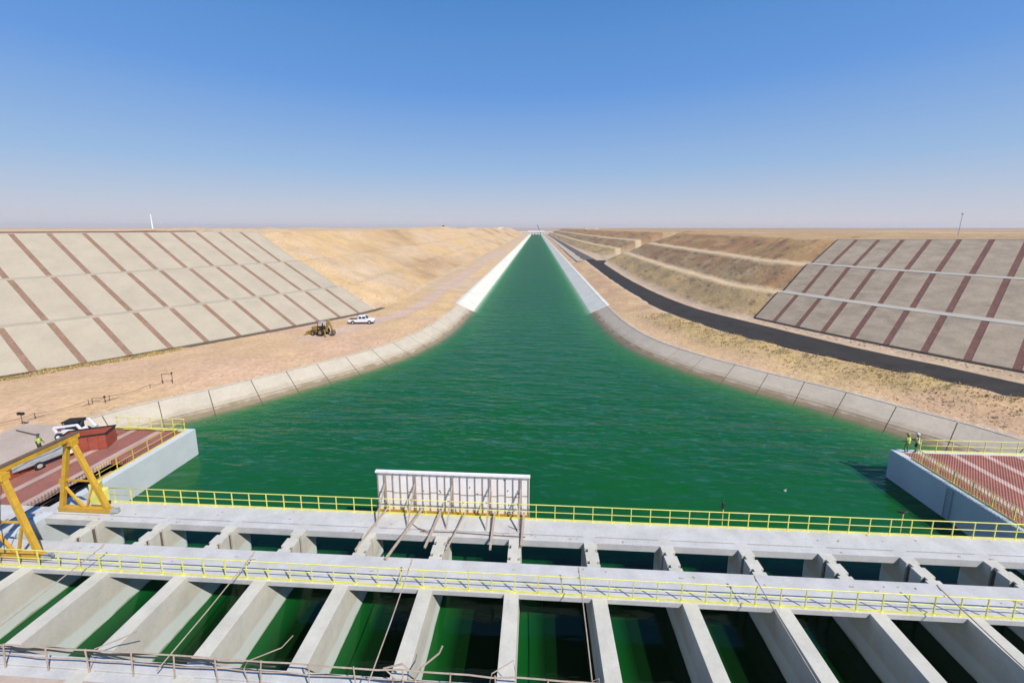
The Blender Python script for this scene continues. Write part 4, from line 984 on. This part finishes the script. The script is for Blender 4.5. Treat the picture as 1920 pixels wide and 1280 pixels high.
# ------------------------------------------------------------------ foreground: rebar railing, cables and long rods over the near bays
t = thing('rebar_railing', 'makeshift railing of rusty bars along the near deck, bottom of the picture', 'railing', (0, 15.9, 0)); W = Vector(t.location)
random.seed(21)
x = -34.
while x < 30:
    mb = MB(); dx = random.uniform(-.12, .12); mb.tube([(x, 15.75, -.4), (x+dx*.5, 15.78, .5), (x+dx, 15.82, 1.28)], .035, 6); build('upright', mb, m_wood, t, W); x += 2.35+random.uniform(-.2, .2)
for zz, r in ((1.2, .036), (.62, .03)):
    pts = [(-36+i*1.1, 15.84+random.uniform(-.03, .03), zz+random.uniform(-.04, .04)) for i in range(61)]
    mb = MB(); mb.tube(pts, r, 6); build('bar', mb, m_wood, t, W)
random.seed(8)
for i, (xa, xb, zz, lab) in enumerate(((-36, -15.5, 1.12, 'thick black cable tied along the left stretch of the rebar railing'), (-36, -12.5, .98, 'sagging black cable below the thick one at the left of the rebar railing'), (-20, -3.5, .62, 'black cable drooping along the middle of the rebar railing'))):
    mb = MB(); pts = []; n = int((xb-xa)/.5)
    for k in range(n+1):
        u = k/n; xx = lerp(xa, xb, u); pts.append((xx, 15.92+.05*math.sin(xx*1.3+i), zz-.13*abs(math.sin(xx*.65+i))+.03*math.sin(xx*3)))
    mb.tube(pts, .038, 6); tag(build('cable', mb, m_cable, smooth=True), lab, 'cable', 'cables on the rebar railing')
for i, (x, lab) in enumerate(((-28.2, 'leftmost long thin rod leaning over the near bays to the middle deck'), (-17.9, 'second long thin rod from the left over the near bays, pale at its foot'), (-7.6, 'long thin rod over the near bays below the white panel'), (2.78, 'long thin rod over the near bays just right of the middle'), (13.2, 'second long thin rod from the right over the near bays'), (23.5, 'rightmost long thin rod over the near bays'))):
    mb = MB(); mb.tube([(x, 15.2, 1.15), (x+.02, 18.2, 1.22), (x, 21.95, 1.42)], .034, 6); mb.tube([(x, 21.8, 1.36), (x, 22.05, 1.48)], .055, 6)
    tag(build('long_rod', mb, m_wood), lab, 'rod', 'rods over the near bays')
for i, (P, lab) in enumerate((
        ([(-13.9, 15.8, -.1), (-14.1, 15.85, .7), (-13.9, 15.9, 1.1), (-12.4, 16.3, 1.5), (-11.9, 16.5, 2.0)], 'bent bar sticking up from the rebar railing left of the middle'),
        ([(-6.9, 15.8, -.1), (-6.6, 15.85, .8), (-7.1, 15.9, 1.2), (-6.2, 15.95, 1.45), (-5.9, 15.9, 1.25)], 'thick pinkish knot of bent bar on the railing below the white panel'),
        ([(-5.2, 15.7, -.1), (-5.6, 15.85, .7), (-5.3, 15.95, 1.3), (-4.5, 16.3, 1.75), (-4.35, 16.4, 2.05)], 'bent bar reaching up to the right of the pinkish knot'),
        ([(-2.1, 15.7, .5), (-1.9, 15.9, 1.3), (-.9, 16.3, 1.6), (-.8, 16.2, 1.0)], 'small hooked bar on the railing at the foot of the middle pier'),
        ([(-22.2, 15.8, .1), (-22.0, 16.0, 1.1), (-20.9, 16.4, 1.35), (-20.3, 16.6, 1.55)], 'twiggy bent bar above the cables near the bottom left corner'),
        ([(2.7, 15.7, .2), (2.8, 15.9, 1.25), (3.1, 15.95, 1.35), (3.1, 15.8, .9)], 'short looped bar tied at the foot of the rod right of the middle'))):
    mb = MB(); Q = smooth_line([Vector(p) for p in P], .15) if False else [Vector(p) for p in P]
    mb.tube(Q,   .045 if i in (1, 2) else .026, 6); tag(build('bent_bar', mb, m_wood), lab, 'bent bar', 'bent bars on the rebar railing')

# ------------------------------------------------------------------ rubble and dry scrub
def scatter(name, m, pts, mk, lab=None):
    mb = MB()
    for p in pts:
        z = gz(p[0], p[1], p[2])
        if z is not None: mk(mb, (p[0], p[1], z, p[3]))
    return struct(build(name, mb, m), 'stuff')
random.seed(31)
def rock(mb, p):
    r = p[3]; vs = []
    for a, b, c in ((1, 0, 0), (-1, 0, 0), (0, 1, 0), (0, -1, 0), (0, 0, 1), (0, 0, -.4)):
        q = random.uniform(.6, 1.2)*r; vs.append((p[0]+a*q+random.uniform(-.2, .2)*r, p[1]+b*q+random.uniform(-.2, .2)*r, p[2]+c*q*.75))
    mb.add(vs, [(0, 2, 4), (2, 1, 4), (1, 3, 4), (3, 0, 4), (2, 0, 5), (1, 2, 5), (3, 1, 5), (0, 3, 5)])
pts = []
for k in range(900):                       # right bank, reddish spoil beside the lining and the road
    i = random.random(); y = 44+i*i*150; xl = interp(y, [p.y for p in lineR], [p.x for p in lineR]); pts.append((xl+1.6+random.random()**1.5*7, y, -.75+random.random()*.25, random.uniform(.04, .15)))
for k in range(500):
    y = 45+random.random()*20; xl = interp(y, [p.y for p in lineR], [p.x for p in lineR]); pts.append((xl+2.2+random.random()*8, y, -.66, random.uniform(.04, .15)))
for k in range(420):
    y = 44+random.random()*110; xl = interp(y, [p.y for p in lineL], [p.x for p in lineL]); pts.append((xl-.6-random.random()**2*6, y, -.72+random.random()*.1, random.uniform(.04, .17)))
for k in range(260):
    s = random.uniform(syR(45), syR(100)); p = atR(s, -.6-random.random()*1.6, .02); pts.append((p.x, p.y, p.z, random.uniform(.05, .22)))
for k in range(120):
    s = random.uniform(syL(46), syL(70)); p = atL(s, -.4-random.random()*2.2, .05); pts.append((p.x, p.y, p.z, random.uniform(.05, .2)))
for k in range(900):
    i = random.random(); y = 104+i*150; o = random.choice((random.uniform(14.5, 26), random.uniform(.5, 10), random.uniform(14.5, 20))); x = interp(y, [p.y for p in TR], [p.x for p in TR])+o; pts.append((x, y, 0, random.uniform(.08, .32)))
for k in range(350):
    y = 108+random.random()**2*250; x = interp(y, [p.y for p in TL], [p.x for p in TL])-random.random()**2*14; pts.append((x, y, 0, random.uniform(.06, .28)))
scatter('rubble', m_rock, pts, rock)
def tuft(mb, p):
    for k in range(5):
        a = random.uniform(0, 6.28); h = p[3]*random.uniform(.6, 1.2); dx, dy = math.cos(a)*h*.6, math.sin(a)*h*.6; w_ = .035+.03*random.random()
        mb.add([(p[0]-dy*w_/h, p[1]+dx*w_/h, p[2]), (p[0]+dy*w_/h, p[1]-dx*w_/h, p[2]), (p[0]+dx, p[1]+dy, p[2]+h)], [(0, 1, 2)])
pts = []
IRy = [p.y for p in IR]; 
for k in range(5200):
    i = random.randint(0, NS-1); p0, p1 = IR[i], TR[i]; u = .30+random.gauss(0, .075); x, y = lerp(p0.x, p1.x, u), lerp(p0.y, p1.y, u)
    if 48 < y < 104 and fb(x, y, .3, 3, 8) > -.25:
        mid = max(0, min(1, (1-abs(u-.30)/.17)*1.6))*max(0, min(1, (110-y)/16))*min(1, (y-46)/6)
        pts.append((x+random.uniform(-.4, .4), y+random.uniform(-.4, .4), -.15+mid*(.8+.7*fb(x, y, .35, 4, 7))-.1, random.uniform(.15, .45)))
for k in range(1500):
    s = random.uniform(syL(40), syL(68.5)); p = atL(s, -.3-random.random()*2.3, .1); pts.append((p.x, p.y, .1, random.uniform(.12, .35)))
scatter('dry_scrub', m_brush, pts, tuft)

# ------------------------------------------------------------------ thin desert haze round everything
hz = MB(); hz.b2(-7200, 7200, -400, 9300, -10, 75); o = build('haze', hz, [bpy.data.materials.new('haze_air')]); struct(o, 'stuff')
hm = o.data.materials[0]; hm.use_nodes = True; ht = hm.node_tree
for n_ in list(ht.nodes): ht.nodes.remove(n_)
ho = ht.nodes.new('ShaderNodeOutputMaterial'); hv = ht.nodes.new('ShaderNodeVolumePrincipled'); hv.inputs['Color'].default_value = (1, .97, .98, 1); hv.inputs['Density'].default_value = .00007; hv.inputs['Anisotropy'].default_value = .2
ht.links.new(hv.outputs[0], ho.inputs['Volume'])
S.cycles.volume_bounces = 0
